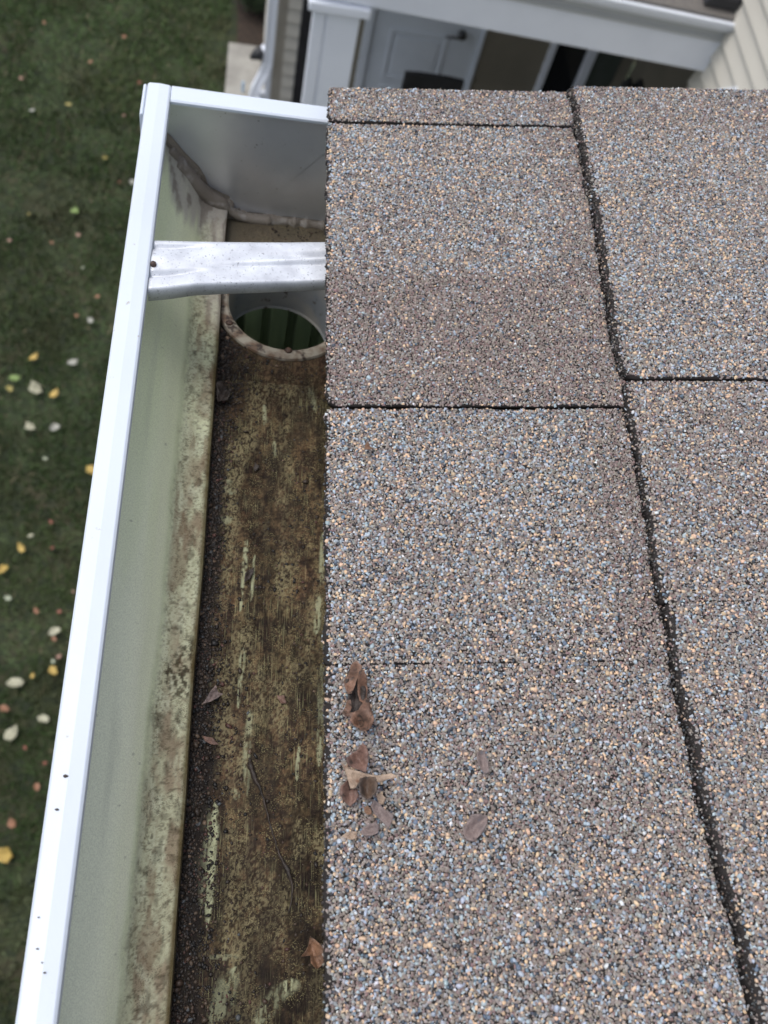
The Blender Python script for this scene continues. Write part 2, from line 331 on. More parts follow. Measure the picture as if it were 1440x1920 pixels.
b = MB(); laps_x(b, .431, .80, 6.5, G + .12, -.6); laps_x(b, 1.702, 2.246, 6.5, G + .12, -.6); laps_x(b, .86, 1.702, 6.5, -2.72, -.6); laps_x(b, 2.246, 2.95, 6.5, -2.72, -.6); laps_x(b, 2.86, 2.95, 6.5, G + .12, -2.73); laps_y(b, 4.64, 6.46, 2.97, G + .12, -2.45); b.box(2.50, 2.99, 4.602, 4.638, G + .02, -2.4)
b.build('porch_siding', mat('darker_siding', (.20, .18, .14), .7, c2=(.17, .155, .12), scale=3), H)  # siding inside the porch has a darker colour than the outer siding
b = MB(); laps_y(b, 6.56, 12, .105, G + .02, -.6); b.build('siding', M_siding, H)
b = MB(); laps_y(b, -3.0, 4.60, 2.462, G + .02, 1.2); b.build('siding', M_siding, H)
b = MB(); b.box(.148, .221, 6.482, 6.54, G + .02, -.6); b.build('corner_board', M_trim, H, bevel=.004)
b = MB(); b.box(.10, .147, 6.50, 6.54, G + .02, -.6); b.build('corner_board', M_pvc, H, bevel=.004)
b = MB(); b.box(.323, .43, 6.44, 6.478, G + .12, -2.4); b.build('dark_strip', M_black, H, bevel=.004)  # narrow black strip between the siding and the column
# door
b = MB(); b.box(.862, 1.70, 6.50, 6.53, G + .12, -2.73)
door = b.build('door', M_door, H)
b = MB()
for (x0, x1, z0, z1) in ((1.00, 1.455, -4.31, -3.885), (1.00, 1.455, -3.75, -2.95), (1.00, 1.455, -4.75, -4.38)):
    for q in ((x0, x0 + .03, z0, z1), (x1 - .03, x1, z0, z1), (x0 + .03, x1 - .03, z0, z0 + .03), (x0 + .03, x1 - .03, z1 - .03, z1)): b.box(q[0], q[1], 6.490, 6.5, q[2], q[3])
    b.box(x0 + .06, x1 - .06, 6.492, 6.5, z0 + .06, z1 - .06)
b.build('panel', M_door, door, bevel=.003)
b = MB(); b.tube([(1.545, 6.5, -3.845), (1.545, 6.45, -3.845)], .03, 14); b.tube([(1.545, 6.45, -3.845), (1.545, 6.435, -3.845), (1.42, 6.43, -3.85)], .011, 8); b.build('handle', M_chrome, door, smooth=True)
b = MB(); b.box(.80, .861, 6.47, 6.53, G + .12, -2.66); b.box(1.701, 1.725, 6.47, 6.53, G + .12, -2.66); b.box(.861, 1.701, 6.47, 6.53, -2.729, -2.66); b.build('door_frame', M_door, H, bevel=.004)
# sliding patio door on the right
W = MB()
for q in ((2.246, 2.296), ): W.box(q[0], q[1], 6.46, 6.53, G + .12, -2.73)
W.box(2.556, 2.625, 6.455, 6.53, G + .12, -2.73); W.build('patio_door_frame', M_pvc, H, bevel=.004)
b = MB(); b.box(2.297, 2.555, 6.50, 6.52, G + .12, -2.73); b.build('glass', M_glass, H)
# the porch goes further right behind the beam
b = MB(); b.box(2.626, 2.855, 6.50, 6.52, G + .12, -2.73); b.build('glass', M_glass2, H)
# column
C_ = MB(); C_.box(.279, .50, 4.51, 4.72, G + .12, -2.555); co = C_.build('porch_column', M_pvc, H, bevel=.004)
b = MB(); b.box(.270, .332, 4.500, 4.509, G + .12, -2.556); b.box(.341, .513, 4.503, 4.509, G + .12, -2.556); b.build('corner_board', M_pvc, co, bevel=.003)
b = MB(); b.box(.240, .560, 4.475, 4.76, -2.552, -2.500); b.build('column_cap', M_pvc, co, bevel=.008)
# beam, porch gutter, porch roof (slightly out of level)
TL = Matrix.Translation((.589, 4.5, -2.495)) @ Matrix.Rotation(.031, 4, 'Y') @ Matrix.Translation((-.589, -4.5, 2.495))
b = MB(); b.box(.25, 2.452, 4.5, 4.72, -2.495, -2.312, TL); b.build('beam', M_pvc, H, bevel=.004)
b = MB(); b.box(.22, 2.449, 4.492, 4.71, -2.3115, -2.240, TL); b.box(.22, 2.449, 4.484, 4.4915, -2.304, -2.285, TL); b.build('trim_strip', mat('grey_trim', (.42, .44, .45), .5), H)
b = MB(); b.prism([TL @ Vector((.18, y, z)) for y, z in ((4.50, -2.239), (4.468, -2.239), (4.462, -2.225), (4.445, -2.210), (4.440, -2.180), (4.448, -2.172), (4.46, -2.18), (4.49, -2.185))],
             [TL @ Vector((2.448, y, z)) for y, z in ((4.50, -2.239), (4.468, -2.239), (4.462, -2.225), (4.445, -2.210), (4.440, -2.180), (4.448, -2.172), (4.46, -2.18), (4.49, -2.185))])
b.build('porch_gutter', M_pvc, H, bevel=.002)
b = MB(); b.prism([TL @ Vector((.15, y, z)) for y, z in ((4.47, -2.178), (4.47, -2.164), (6.49, -1.50), (6.49, -1.52))], [TL @ Vector((2.446, y, z)) for y, z in ((4.47, -2.178), (4.47, -2.164), (6.49, -1.50), (6.49, -1.52))])
b.build('porch_roof', mat('porch_shingle', (.16, .15, .14), .9, c2=(.10, .095, .09), scale=90, bump=.5, bscale=300, c3=(.26, .22, .18), scale3=200), H)
b = MB(); b.prism([TL @ Vector((x, 4.5, -2.14)) for x in (2.24, 2.44)] + [TL @ Vector((x, 4.9, -2.0)) for x in (2.44, 2.24)], [TL @ Vector((x, 4.5, -2.09)) for x in (2.27, 2.435)] + [TL @ Vector((x, 4.9, -1.86)) for x in (2.435, 2.29)])
b.build('roof_flashing', M_black, H, bevel=.006)
b = MB(); b.prism([Vector((2.435, y, z)) for y, z in ((4.28, -2.50), (4.00, -2.50), (4.02, -2.40), (4.10, -2.345))], [Vector((2.4485, y, z)) for y, z in ((4.28, -2.50), (4.00, -2.50), (4.02, -2.40), (4.10, -2.345))])
b.build('corner_flashing', M_pvc, H)
b = MB(); b.box(.25, 2.95, 4.73, 6.47, -2.47, -2.44); b.build('porch_ceiling', M_trim, H)
# downspout on the house corner
b = MB()
def spout(b, pts, wx, wy):
    rings = []
    for i, p in enumerate(pts):
        rings.append([Vector((p[0] + sx * wx / 2, p[1] + sy * wy / 2, p[2])) for sx, sy in ((-1, -1), (-.35, -1), (-.3, -.85), (.3, -.85), (.35, -1), (1, -1), (1, 1), (-1, 1))])
    for i in range(len(rings) - 1): b.quadstrip(rings[i], rings[i + 1], True)
spout(b, [(.107, 6.43, -.7), (.107, 6.43, -4.28), (.085, 6.42, -4.36), (.03, 6.38, -4.48), (.012, 6.36, -4.56), (.012, 6.36, -4.66), (.03, 6.37, -4.75), (.045, 6.38, -4.89)], .072, .055)
b.build('downspout', M_pvc, H)
b = MB(); b.box(.05, .10, 6.38, 6.46, -4.62, -4.60); b.box(.06, .11, 6.40, 6.46, -4.88, -4.55); b.build('downspout_bracket', M_pvc, H, bevel=.004)

o = empty('wall_tap', (.02, 6.5, -4.3), label='small black fitting poking out left of the white house downspout', cat='tap')
b = MB(); b.tube([(.055, 6.47, -4.24), (.02, 6.45, -4.245), (-.03, 6.43, -4.27)], [.05, .045, .012], 10); b.build('tap_cover', M_black, o, smooth=True)
b = MB(); b.tube([(.058, 6.47, -4.23), (.085, 6.48, -4.22)], [.04, .045], 12); b.build('collar', M_pvc, o, smooth=True)
p = at_z(455, 172, G + .05)
o = empty('marker_stake', tuple(p), label='short pale blue stake standing on the concrete pad', cat='stake')
M_blue = mat('pale_blue_plastic', (.38, .52, .68), .5)
b = MB(); b.box(p.x - .012, p.x + .012, p.y - .006, p.y + .006, G + .051, G + .14); b.build('stake_post', M_blue, o, bevel=.002)
b = MB(); b.tube([(p.x, p.y, G + .14), (p.x, p.y, G + .15)], [.013, .006], 10); b.build('stake_tip', M_blue, o)

def patio_chair(x, y, z, w_, top, label, bumps=False):
    root = empty('patio_chair', (x, y, z), label=label, cat='chair')
    b = MB()
    if bumps:
        n = 16; A = [Vector((x - w_ / 2 + w_ * i / n, y, top - .05 + .05 * abs(math.sin(2 * math.pi * i / n * 1.0)))) for i in range(n + 1)]
        A += [Vector((x + w_ / 2, y, z + .5)), Vector((x - w_ / 2, y, z + .5))]
        b.prism(A, [q + Vector((0, .04, 0)) for q in A])
    else:
        A = [Vector((x - w_ / 2, y, z + .5)), Vector((x - w_ / 2, y, top - .01)), Vector((x - w_ / 4, y, top)), Vector((x + w_ / 4, y, top)), Vector((x + w_ / 2, y, top - .01)), Vector((x + w_ / 2, y, z + .5))]
        b.prism(A, [q + Vector((0, .04, 0)) for q in A])
    b.build('backrest', M_black, root, bevel=.004)
    b = MB(); b.box(x - w_ / 2, x + w_ / 2, y - .45, y - .002, z + .42, z + .47); b.build('seat', M_black, root, bevel=.01)
    for sx in (-1, 1):
        for yy in (y - .42, y - .03):
            b = MB(); b.tube([(x + sx * (w_ / 2 - .02), yy, z), (x + sx * (w_ / 2 - .02), yy, z + .419)], .012, 8); b.build('leg', M_black, root)
patio_chair(1.229, 5.6, G + .121, .42, -3.61, 'black straight-topped patio chair in front of the pale porch door')
patio_chair(2.62 - .43, 5.35, G + .121, .20, -3.30, 'small black patio chair with two rounded back tops near the right siding', True) if False else None
q1 = CAMW + ray(1172, 152) * (5.2 / ray(1172, 152).y); q2 = CAMW + ray(1217, 152) * (5.2 / ray(1217, 152).y)
patio_chair((q1.x + q2.x) / 2, 5.2, G + .121, q2.x - q1.x, q1.z + .01, 'small black patio chair with two rounded back tops beside the beige side wall', True)

# ------------------------------------------------------------------ the near house: roof
RF = empty('shingle_roof', (0, 0, 0), label='granular brown grey asphalt shingle roof beside the gutter, reaching its end edge', cat='roof')
def wob(t, seed, amp): return amp * (2 * fbm(np.asarray(t, float) * 60, np.zeros_like(np.asarray(t, float)) + seed * 7.3, seed, 3) - 1)
# pieces: s0, s1, y0, y1, height of top, seed, corner radius near-left, far-left
YE = .4693
PIECES = [
    dict(s=(0, .152), y=(.4405, YE), h=.0022, sd=1, rn=.007, rf=.001, dl=.0010),
    dict(s=(0, .152), y=(.2462, .4392), h=.0011, sd=2, rn=.007, rf=.002, dl=0),
    dict(s=(0, .152), y=(.1202, .2448), h=.0001, sd=3, rn=.002, rf=.004, dl=-.0004),
    dict(s=(0, .152), y=(-.08, .1201), h=-.0002, sd=4, rn=.0, rf=.001, dl=-.0006),
    dict(s=(.1470, .31), y=(.2590, YE), h=.0062, sd=5, rn=.008, rf=.001, dl=.0, toe=.0034),
    dict(s=(.1470, .31), y=(.1442, .2582), h=.0046, sd=6, rn=.0, rf=.002, dl=-.0004, toe=.0020),
    dict(s=(.1470, .31), y=(-.08, .1440), h=.0048, sd=7, rn=.0, rf=.003, dl=.0012, toe=.0030),
]
def brownness(s, y, c2f):
    n = fbm(s * 45, y * 45, 40, 4) - .5; n2 = fbm(s * 12, y * 12, 50, 3) - .5
    yy = y + n * .012; s2 = s + n * .02
    c1 = .25 + 0 * s
    c1 = np.where(yy > .2455, .16 + .85 * (1 - ss(.322, .334, yy)), c1)
    c1 = np.where(yy > .4395, .45, c1)
    c1 = np.maximum(c1, .85 * ss(.105, .135, s2) * (y > .115))
    c1 = np.where((y < .2445), np.maximum(c1, .12 + .75 * ss(.11, .128, s2) * ss(.11, .13, y)), c1)
    c1 = c1 + .08 * ss(.135, .10, y) 
    c2 = np.where(y > .2588, .22 + .35 * ss(.42, .44, yy) , np.where(y > .1440, .42, .25))
    c2 = c2 + .2 * ss(.2, .27, s) * (y < .259)
    return np.clip(c2 if c2f else c1 + n2 * .5, 0, 1)
PAL = np.array([[.225, .190, .168], [.285, .252, .225], [.170, .138, .126], [.190, .130, .122], [.25, .255, .26], [.33, .385, .44], [.56, .40, .27], [.050, .060, .078], [.52, .53, .54], [.020, .020, .022], [.115, .155, .205]])
PROB_G = np.array([.21, .17, .11, .02, .12, .12, .09, .05, .02, .02, .03]); PROB_B = np.array([.28, .17, .20, .20, .05, .03, .03, .02, .01, .01, .01])
BIG_G = np.array([.05, .05, .02, .01, .08, .36, .26, .05, .03, .0, .13]); BIG_B = np.array([.20, .08, .16, .13, .06, .10, .12, .06, .02, .0, .07])
def pick(bn, A, B, n):
    P = A[None] / A.sum() * (1 - bn[:, None]) + B[None] / B.sum() * bn[:, None]; c = np.cumsum(P, 1); c /= c[:, -1:]
    k = (RS.rand(n)[:, None] > c).sum(1).clip(0, len(PAL) - 1)
    return PAL[k] * 1.0 * RS.uniform(.78, 1.25, (n, 1)) * RS.uniform(.95, 1.05, (n, 3))
g_ = (1 + 5 ** .5) / 2
ICO = np.array([(-1, g_, 0), (1, g_, 0), (-1, -g_, 0), (1, -g_, 0), (0, -1, g_), (0, 1, g_), (0, -1, -g_), (0, 1, -g_), (g_, 0, -1), (g_, 0, 1), (-g_, 0, -1), (-g_, 0, 1)], float) / 1.9
ICF = np.array([(0, 11, 5), (0, 5, 1), (0, 1, 7), (0, 7, 10), (0, 10, 11), (1, 5, 9), (5, 11, 4), (11, 10, 2), (10, 7, 6), (7, 1, 8), (3, 9, 4), (3, 4, 2), (3, 2, 6), (3, 6, 8), (3, 8, 9), (4, 9, 5), (2, 4, 11), (6, 2, 10), (8, 6, 7), (9, 8, 1)])
# small stones: 4-sided frustum with jitter (open underneath)
FRV = np.array([(-1, -1, -.6), (1, -1, -.6), (1, 1, -.6), (-1, 1, -.6), (-.62, -.7, .5), (.66, -.6, .5), (.6, .68, .5), (-.7, .6, .5)], float)
FRF = np.array([(4, 5, 6), (4, 6, 7), (0, 1, 5), (0, 5, 4), (1, 2, 6), (1, 6, 5), (2, 3, 7), (2, 7, 6), (3, 0, 4), (3, 4, 7)])
def scatter(tv, tf, s, y, h, rad, flat, jit, tilt=.35):
    n = len(s); a = RS.uniform(0, 2 * np.pi, n); ca, sa = np.cos(a), np.sin(a)
    V = tv[None] * RS.uniform(1 - jit, 1 + jit, (n, len(tv), 3)); el = RS.uniform(.75, 1.3, n)
    V[:, :, 0] *= (rad * el)[:, None]; V[:, :, 1] *= (rad / el)[:, None]; V[:, :, 2] *= (rad * flat)[:, None]
    V[:, :, 2] += V[:, :, 0] * RS.normal(0, tilt, (n, 1)) + V[:, :, 1] * RS.normal(0, tilt, (n, 1))
    X = V[:, :, 0] * ca[:, None] - V[:, :, 1] * sa[:, None] + s[:, None]; Y = V[:, :, 0] * sa[:, None] + V[:, :, 1] * ca[:, None] + y[:, None]; Z = V[:, :, 2] + h[:, None]
    W_ = np.stack([X * CP - Z * SP, Y, X * SP + Z * CP], -1).reshape(-1, 3)
    F = (tf[None] + (np.arange(n) * len(tv))[:, None, None]).reshape(-1, 3)
    return W_, F
def edge_left(p, y):
    base = p['s'][0] + p['dl'] + (np.interp(y, [-.05, .003, .06, .12, .2, .245, .284, .37, .469], [.001, .0, -.0042, -.0058, -.0040, -.0043, -.0046, -.0015, -.0028]) if p['s'][0] > .1 else 0); e = base + wob(y, p['sd'], .0012) + .0004 * (2 * vn(np.asarray(y, float) * 700, np.zeros_like(np.asarray(y, float)), p['sd']) - 1)
    for rr, yc, sg in ((p['rn'], p['y'][0], 1), (p['rf'], p['y'][1], -1)):
        if rr > 0:
            d = np.clip(1 - (y - yc) * sg / rr, 0, 1); e = e + rr * .8 * (1 - np.sqrt(1 - d * d))
    return e
def y_lo(p, s): return p['y'][0] + (wob(s, p['sd'] + 20, .0008) if p['y'][0] > -.05 else 0 * s)
def y_hi(p, s): return p['y'][1] + (wob(s, p['sd'] + 21, .0004))
def sag(s, y): return .0006 * (fbm(s * 18, y * 18, 77, 2) - .5) * 2
def build_piece(p):
    s0, s1 = p['s']; y0, y1 = p['y']; h = p['h']
    # slab
    ys = np.linspace(y0 + .0001, y1 - .0001, max(30, int((y1 - y0) / .0007))); L_ = [(float(a), float(c)) for a, c in zip(edge_left(p, ys), ys)]
    sx = np.linspace(L_[-1][0] + .002, s1, 40); T = [(float(a), float(c)) for a, c in zip(sx, y_hi(p, sx))]
    sb = np.linspace(s1, L_[0][0] + .002, 40); Bt = [(float(a), float(c)) for a, c in zip(sb, y_lo(p, sb))]
    tw = p.get('toe', .0004)  # toe juts the dark asphalt edge out to draw the course shadow line
    def toe(c): return tw * (.75 + .5 * fbm(np.asarray(c, float) * 90, np.asarray(c, float) * 0, p['sd'] + 3, 4)) * (1 - .4 * ss(.30, .27, np.asarray(c, float)) * (p['sd'] == 5))
    O = L_ + T + Bt; b = MB()
    b.prism([roof(a, c, h - .0034 - (.001 if s0 > .1 else 0)) for a, c in [(a - toe(c), c) for a, c in L_] + T + Bt], [roof(a, c, h) for a, c in O])
    # granules merged into the same mesh
    me = bpy.data.meshes.new('shingle'); 
    def inside(s, y, mg=0): return (s > edge_left(p, y) + mg) & (y > y_lo(p, s) + mg) & (y < y_hi(p, s) - mg) & (s < s1)
    Vs, Fs, Cs = [], [], []; off = 0
    def add(tv, tf, s, y, hh, r, fl, jit, col, tilt=.35):
        nonlocal off
        V, F = scatter(tv, tf, s, y, hh, r, np.full(len(s), fl), jit, tilt); Vs.append(V); Fs.append(F + off); off += len(V); Cs.append(np.repeat(col, len(tv), 0))
    pitch = .00098
    gy, gs = np.meshgrid(np.arange(y0, y1, pitch * .87), np.arange(max(s0, 0) - (.008 if s0 > .1 else .001), s1, pitch), indexing='ij')
    gs = gs + (np.arange(gs.shape[0]) % 2)[:, None] * pitch / 2
    s = (gs + RS.uniform(-.33, .33, gs.shape) * pitch).ravel(); y = (gy + RS.uniform(-.33, .33, gs.shape) * pitch).ravel()
    lim = (s < .30) & inside(s, y) & (s < .02 + .31) & (s > (0 if s0 < .1 else 0))
    if s0 < .1: lim &= (s < .1475)
    # drop a few for bare asphalt
    lim &= RS.rand(len(s)) < np.where(s < edge_left(p, y) + .0022, .66, .975)
    s, y = s[lim], y[lim]; n = len(s); bn = brownness(s, y, s0 > .1)
    r = RS.uniform(.00034, .00076, n) * (1 - .08 * bn)
    add(FRV * .95, FRF, s, y, h + sag(s, y) * 0 + RS.uniform(.00005, .00035, n), r, .75, .28, pick(bn, PROB_G, PROB_B, n))
    A = (s1 - s0) * (y1 - y0); nb = int(A / 7.2e-6)
    s = RS.uniform(s0 - (.007 if s0 > .1 else 0), min(s1, .30), nb); y = RS.uniform(y0, y1, nb); ok = inside(s, y, .0004); s, y = s[ok], y[ok]; n = len(s); bn = brownness(s, y, s0 > .1)
    k = RS.rand(n) < (1 - .72 * bn); s, y, bn = s[k], y[k], bn[k]; n = len(s)
    if s0 < .1: k = s < .1470; s, y, bn = s[k], y[k], bn[k]; n = len(s)
    add(ICO, ICF, s, y, h + RS.uniform(.0002, .0006, n), RS.uniform(.00046, .00094, n) * RS.choice([.9, 1, 1, 1.25], n), .6, .38, pick(bn, BIG_G, BIG_B, n), .2)
    # stray stones on the dark cut edges, colours darkened for the edge shadow
    m_ = int((y1 - y0) / .0016 * (1.5 + tw * 1500))
    y = RS.uniform(y0 + .002, y1 - .001, m_); dz_ = RS.uniform(0, 1, m_); s = edge_left(p, y) - .0001 - dz_ * toe(y) * 1.04; n = len(y)
    cc = pick(np.full(n, .5), PROB_G, PROB_B, n) * RS.choice([.06, .10, .16, .3, .95], (n, 1)); add(FRV * .9, FRF, s, y, h - .0002 - dz_ * .0032, RS.uniform(.0003, .0006, n), .9, .3, cc)
    V0 = np.array([tuple(v) for v in b.v]); nv = len(V0)
    # slab faces -> triangulate the caps with bmesh
    bm = bmesh.new(); vs = [bm.verts.new(v) for v in b.v]
    for f in b.f:
        try: bm.faces.new([vs[i] for i in f])
        except ValueError: pass
    bmesh.ops.recalc_face_normals(bm, faces=bm.faces); bmesh.ops.triangulate(bm, faces=bm.faces[:]); bm.verts.index_update()
    F0 = np.array([[v.index for v in f.verts] for f in bm.faces]); bm.free()
    V = np.concatenate([V0] + Vs); F = np.concatenate([F0] + [q + nv for q in Fs]); Cc = np.concatenate([np.tile([.030, .027, .026], (nv, 1))] + Cs); Cc = np.c_[Cc, np.r_[np.full(nv, .08), np.ones(len(Cc) - nv)]]
    from_np('shingle', V, F, [M_gran], RF, col=Cc)
for p in PIECES: build_piece(p)
# remaining shingle courses outside the picture
def slab(s0, s1, y0, y1, h0, h1, name, mt, t=.0035):
    b = MB(); P = [(s0, y0, h0), (s1, y0, h1), (s1, y1, h1), (s0, y1, h0)]
    b.prism([roof(a, c, d - t) for a, c, d in P], [roof(*q) for q in P]); return b.build(name, mt, RF)
slab(.3101, .44, -2.5, YE, .0045, .003, 'shingle', M_far)
slab(0, .151, -2.5, -.0805, 0, 0, 'shingle', M_far); slab(.148, .3098, -2.5, -.0805, .0048, .0048, 'shingle', M_far)
for k in range(2, 15): slab(.148 * (k + .97), .148 * (k + 2.0), -2.5, YE - .0005, .0092 - (.0005 * (k % 2)), .0045, 'shingle', M_far)
slab(.012, 2.36, -2.5, .462, -.0058, -.0058, 'roof_deck', M_wood, .012)
b = MB(); b.box(.0275, .046, -2.5, .458, -.19, -.014); b.build('fascia_board', M_pvc, RF, bevel=.001)
b = MB(); b.box(.0465, .40, -2.5, .457, -.185, -.175); b.build('soffit', M_pvc, RF)
b = MB(); b.prism([roof(a, .4575, c) for a, c in ((.05, -.019), (2.36, -.019))] + [Vector((2.33, .4575, .10)), Vector((.05, .4575, -.19))], [roof(a, .4675, c) for a, c in ((.05, -.019), (2.36, -.019))] + [Vector((2.33, .4675, .10)), Vector((.05, .4675, -.19))]); b.build('rake_board', M_pvc, RF)
NH = empty('near_house_wall', (1.2, .3, G), label='beige lap-sided wall under the shingle roof, hidden from above', cat='wall')
b = MB(); laps_y(b, -2.5, .30, .36, G + .02, -.19); b.build('siding', M_siding, NH)
b = MB(); b.box(.36, 2.44, .27, .30, G + .02, -.19); b.build('end_wall', M_siding, NH)

# ------------------------------------------------------------------ the gutter
GU = empty('rain_gutter', (-.04, .465, -.101), label='white box gutter with a dirty green brown inside along the roof edge', cat='gutter')
def smoothp(P, n):
    out = []
    for i in range(len(P) - 1):
        p0 = np.array(P[max(i - 1, 0)]); p1 = np.array(P[i]); p2 = np.array(P[i + 1]); p3 = np.array(P[min(i + 2, len(P) - 1)])
        for k in range(n):
            t = k / n; out.append(.5 * ((2 * p1) + (-p0 + p2) * t + (2 * p0 - 5 * p1 + 4 * p2 - p3) * t * t + (-p0 + 3 * p1 - 3 * p2 + p3) * t ** 3))
    out.append(np.array(P[-1])); return out
WALL = smoothp([(-.1003, -.0135), (-.1003, -.026), (-.1000, -.036), (-.0965, -.045), (-.0890, -.056), (-.0805, -.067), (-.0745, -.077), (-.0695, -.0845), (-.0625, -.0880), (-.0555, -.0900), (-.0538, -.0912), (-.0537, -.0935), (-.0548, -.1010)], 8)
FL = [np.array((x, -.101)) for x in np.arange(-.0540, .0235, .00055)]
BK = [np.array((.0245, -.1000)), np.array((.0255, -.095)), np.array((.0260, -.06)), np.array((.0262, -.012))]
PROF = WALL + FL + BK; PR = np.array(PROF)
arc = np.r_[0, np.cumsum(np.linalg.norm(np.diff(PR, axis=0), axis=1))]
OC = (-.0128, .3914)
def trough():
    ys = np.r_[np.linspace(-2.5, -.06, 30), np.arange(-.055, .4650, .0006), .4652]
    nP = len(PR); nY = len(ys)
    Y, A = np.meshgrid(ys, arc, indexing='ij'); X = np.broadcast_to(PR[:, 0], Y.shape).copy(); Z = np.broadcast_to(PR[:, 1], Y.shape).copy()
    nW = len(WALL); nF = len(FL)
    idx = np.broadcast_to(np.arange(nP), Y.shape)
    # slight dents and waviness
    isw = (idx > 12) & (idx < nW - 6)
    Z = Z + np.where(idx > nW - 40, .0003 * (fbm(Y * 60, A * 60, 5) - .5), 0)
    flo = (idx >= nW) & (idx < nW + nF)
    heap = np.exp(-(X + .0540) / .0045) * (.0009 + .0022 * fbm(Y * 45, X * 60, 91, 4)) * ss(.38, .34, Y) + .0007 * fbm(X * 180, Y * 120, 92, 4) * ss(.38, .34, Y)
    Z = Z + np.where(flo, heap, 0)
    X = X + np.where(isw, .0016 * (fbm(Y * 14, A * 20, 6) - .5), 0)
    a, y = A, Y
    n1 = fbm(a * 60, y * 14, 1, 5); n2 = fbm(a * 240, y * 170, 2, 4); n3 = fbm(a * 900, y * 900, 3, 3); nst = fbm(a * 700, y * 22, 4, 3); n5 = fbm(a * 1500, y * 1500, 33, 2)
    # ---- front wall
    wall = np.array([.88, .90, .70])[None, None] * (0.96 + .08 * n1[..., None])
    wall = mixc(wall, [.80, .86, .55], ss(.12, .30, y) * .6 + .25 * ss(.45, .75, fbm(a * 90, y * 9, 21, 4)))
    wall = mixc(wall, [.42, .44, .38], ss(.50, .72, fbm(a * 160, y * 28, 24, 5)) * ss(.012, .002, np.abs(a - arc[nW - 41] + .006)) * ss(.13, .04, y) * .7)
    wall = mixc(wall, [.42, .43, .36], ss(.60, .85, fbm(a * 120, y * 10, 23, 4)) * .2)
    bend = arc[nW - 41] + .0035 * (fbm(y * 25, a * 0 + 3, 8, 3) - .5) * 2 - .004 * ss(.25, .0, y)      # where the dirt begins
    d = ss(-.0065, .0035, a - bend + .004 * (fbm(a * 300, y * 200, 7, 4) - .5))
    dirt = np.array([.62, .64, .44])[None, None] * (.85 + .3 * n1[..., None])
    br = np.clip(ss(.38, .66, fbm(a * 130, y * 50, 12, 6)) * .85 + .30 * ss(.32, .10, y) - .05, 0, .9) * np.clip(ss(-.002, .013, a - bend + .006 * (fbm(a * 200, y * 60, 26, 4) - .5)) + .35 * ss(.2, .05, y), 0, 1)
    dirt = mixc(dirt, [.31, .24, .165], br * (1 - .55 * ss(.32, .40, y)))
    dirt = mixc(dirt, [.66, .68, .50], ss(.48, .70, fbm(a * 260, y * 110, 14, 6)) * .5)
    dirt = mixc(dirt, [.05, .042, .025], ss(.47, .56, fbm(a * 620, y * 420, 27, 4)) * ss(.50, .60, fbm(a * 90, y * 35, 28, 3)) * np.exp(-((y - .145) / .035) ** 2) * .95)
    dirt = mixc(dirt, [.20, .15, .10], ss(.54, .66, fbm(a * 800, y * 620, 17, 4)) * .35)
    dirt = mixc(dirt, [.045, .035, .022], ss(.62, .74, n2) * .45)
    dirt = mixc(dirt, [.06, .045, .028], ss(.62, .70, n3) * .55)
    dirt = mixc(dirt, [.18, .10, .06], ss(.6, .72, fbm(a * 200, y * 40, 19, 4)) * .5)
    c = mixc(wall, [.62, .68, .44], np.exp(-((a - bend + .003) / .003) ** 2) * .6)
    c = c * (1 - d[..., None]) + dirt * d[..., None]
    ed = arc[nW - 22]
    c = mixc(c, [.10, .075, .03], np.exp(-((a - ed) / .0012) ** 2) * .85)
    # small flecks on the wall
    c = mixc(c, [.10, .10, .08], ss(.90, .93, fbm(a * 700, y * 350, 29, 2)) * .4)
    # grey smears of sealant near the end
    sm = ss(.425, .452, y + .05 * (fbm(a * 120, y * 30, 31, 3) - .5)) * ss(.0, .02, a - .01)
    sm = np.maximum(sm, ss(.34, .40, y + .06 * (fbm(a * 60, y * 30, 32, 3) - .5)) * ss(-.02, -.004, a - ed) * .8)
    c = mixc(c, [.46, .425, .39], sm * .85 * (a < ed + .002)); c = mixc(c, [.20, .165, .14], sm * ss(.54, .66, fbm(a * 300, y * 70, 34, 4)) * .7)
    # ---- floor
    x = X; fbase = np.array([.115, .088, .050])[None, None] * (.65 + .7 * n1[..., None])
    fbase = mixc(fbase, [.175, .145, .075], ss(.47, .62, fbm(x * 120, y * 70, 41, 5)) * .8)
    fbase = mixc(fbase, [.24, .23, .12], ss(.52, .60, n5) * ss(.40, .60, fbm(x * 90, y * 30, 42, 4)) * .85)
    fbase = mixc(fbase, [.13, .075, .04], ss(.56, .75, fbm(x * 70, y * 35, 43, 4)) * .4)
    fbase = mixc(fbase, [.035, .026, .018], ss(.56, .64, n2) * .8)
    fbase = mixc(fbase, [.028, .022, .017], ss(.56, .62, fbm(x * 420, y * 420, 44, 3)) * .75)
    sc = ss(.60, .76, fbm(x * 1500, y * 30, 45, 4)) * ss(.42, .60, fbm(x * 110, y * 26, 46, 4)) * ss(.38, .52, n3) * .6
    fbase = mixc(fbase, [.36, .35, .19], sc * .75 * (y < .33))
    fbase = mixc(fbase, [.21, .155, .10], ss(.30, .36, y) * .35)
    fbase = mixc(fbase, [.19, .22, .10], ss(.006, .016, x) * ss(.5, .6, nst) * .7 * (y < .32))
    fbase = mixc(fbase, [.025, .02, .016], ss(.50, .60, fbm(x * 110, y * 80, 53, 4)) * ss(.16, .02, y) * .85)
    fine1 = fbm(x * 1100, y * 800, 71, 3); fine2 = fbm(x * 500, y * 420, 72, 4)
    fbase = fbase * (.40 + .50 * ss(.3, .7, fine1) + .25 * ss(.4, .65, fine2))[..., None] * np.array([.82, .76, .72])
    fbase = mixc(fbase, [.02, .015, .011], ss(.58, .64, fine2) * .7)
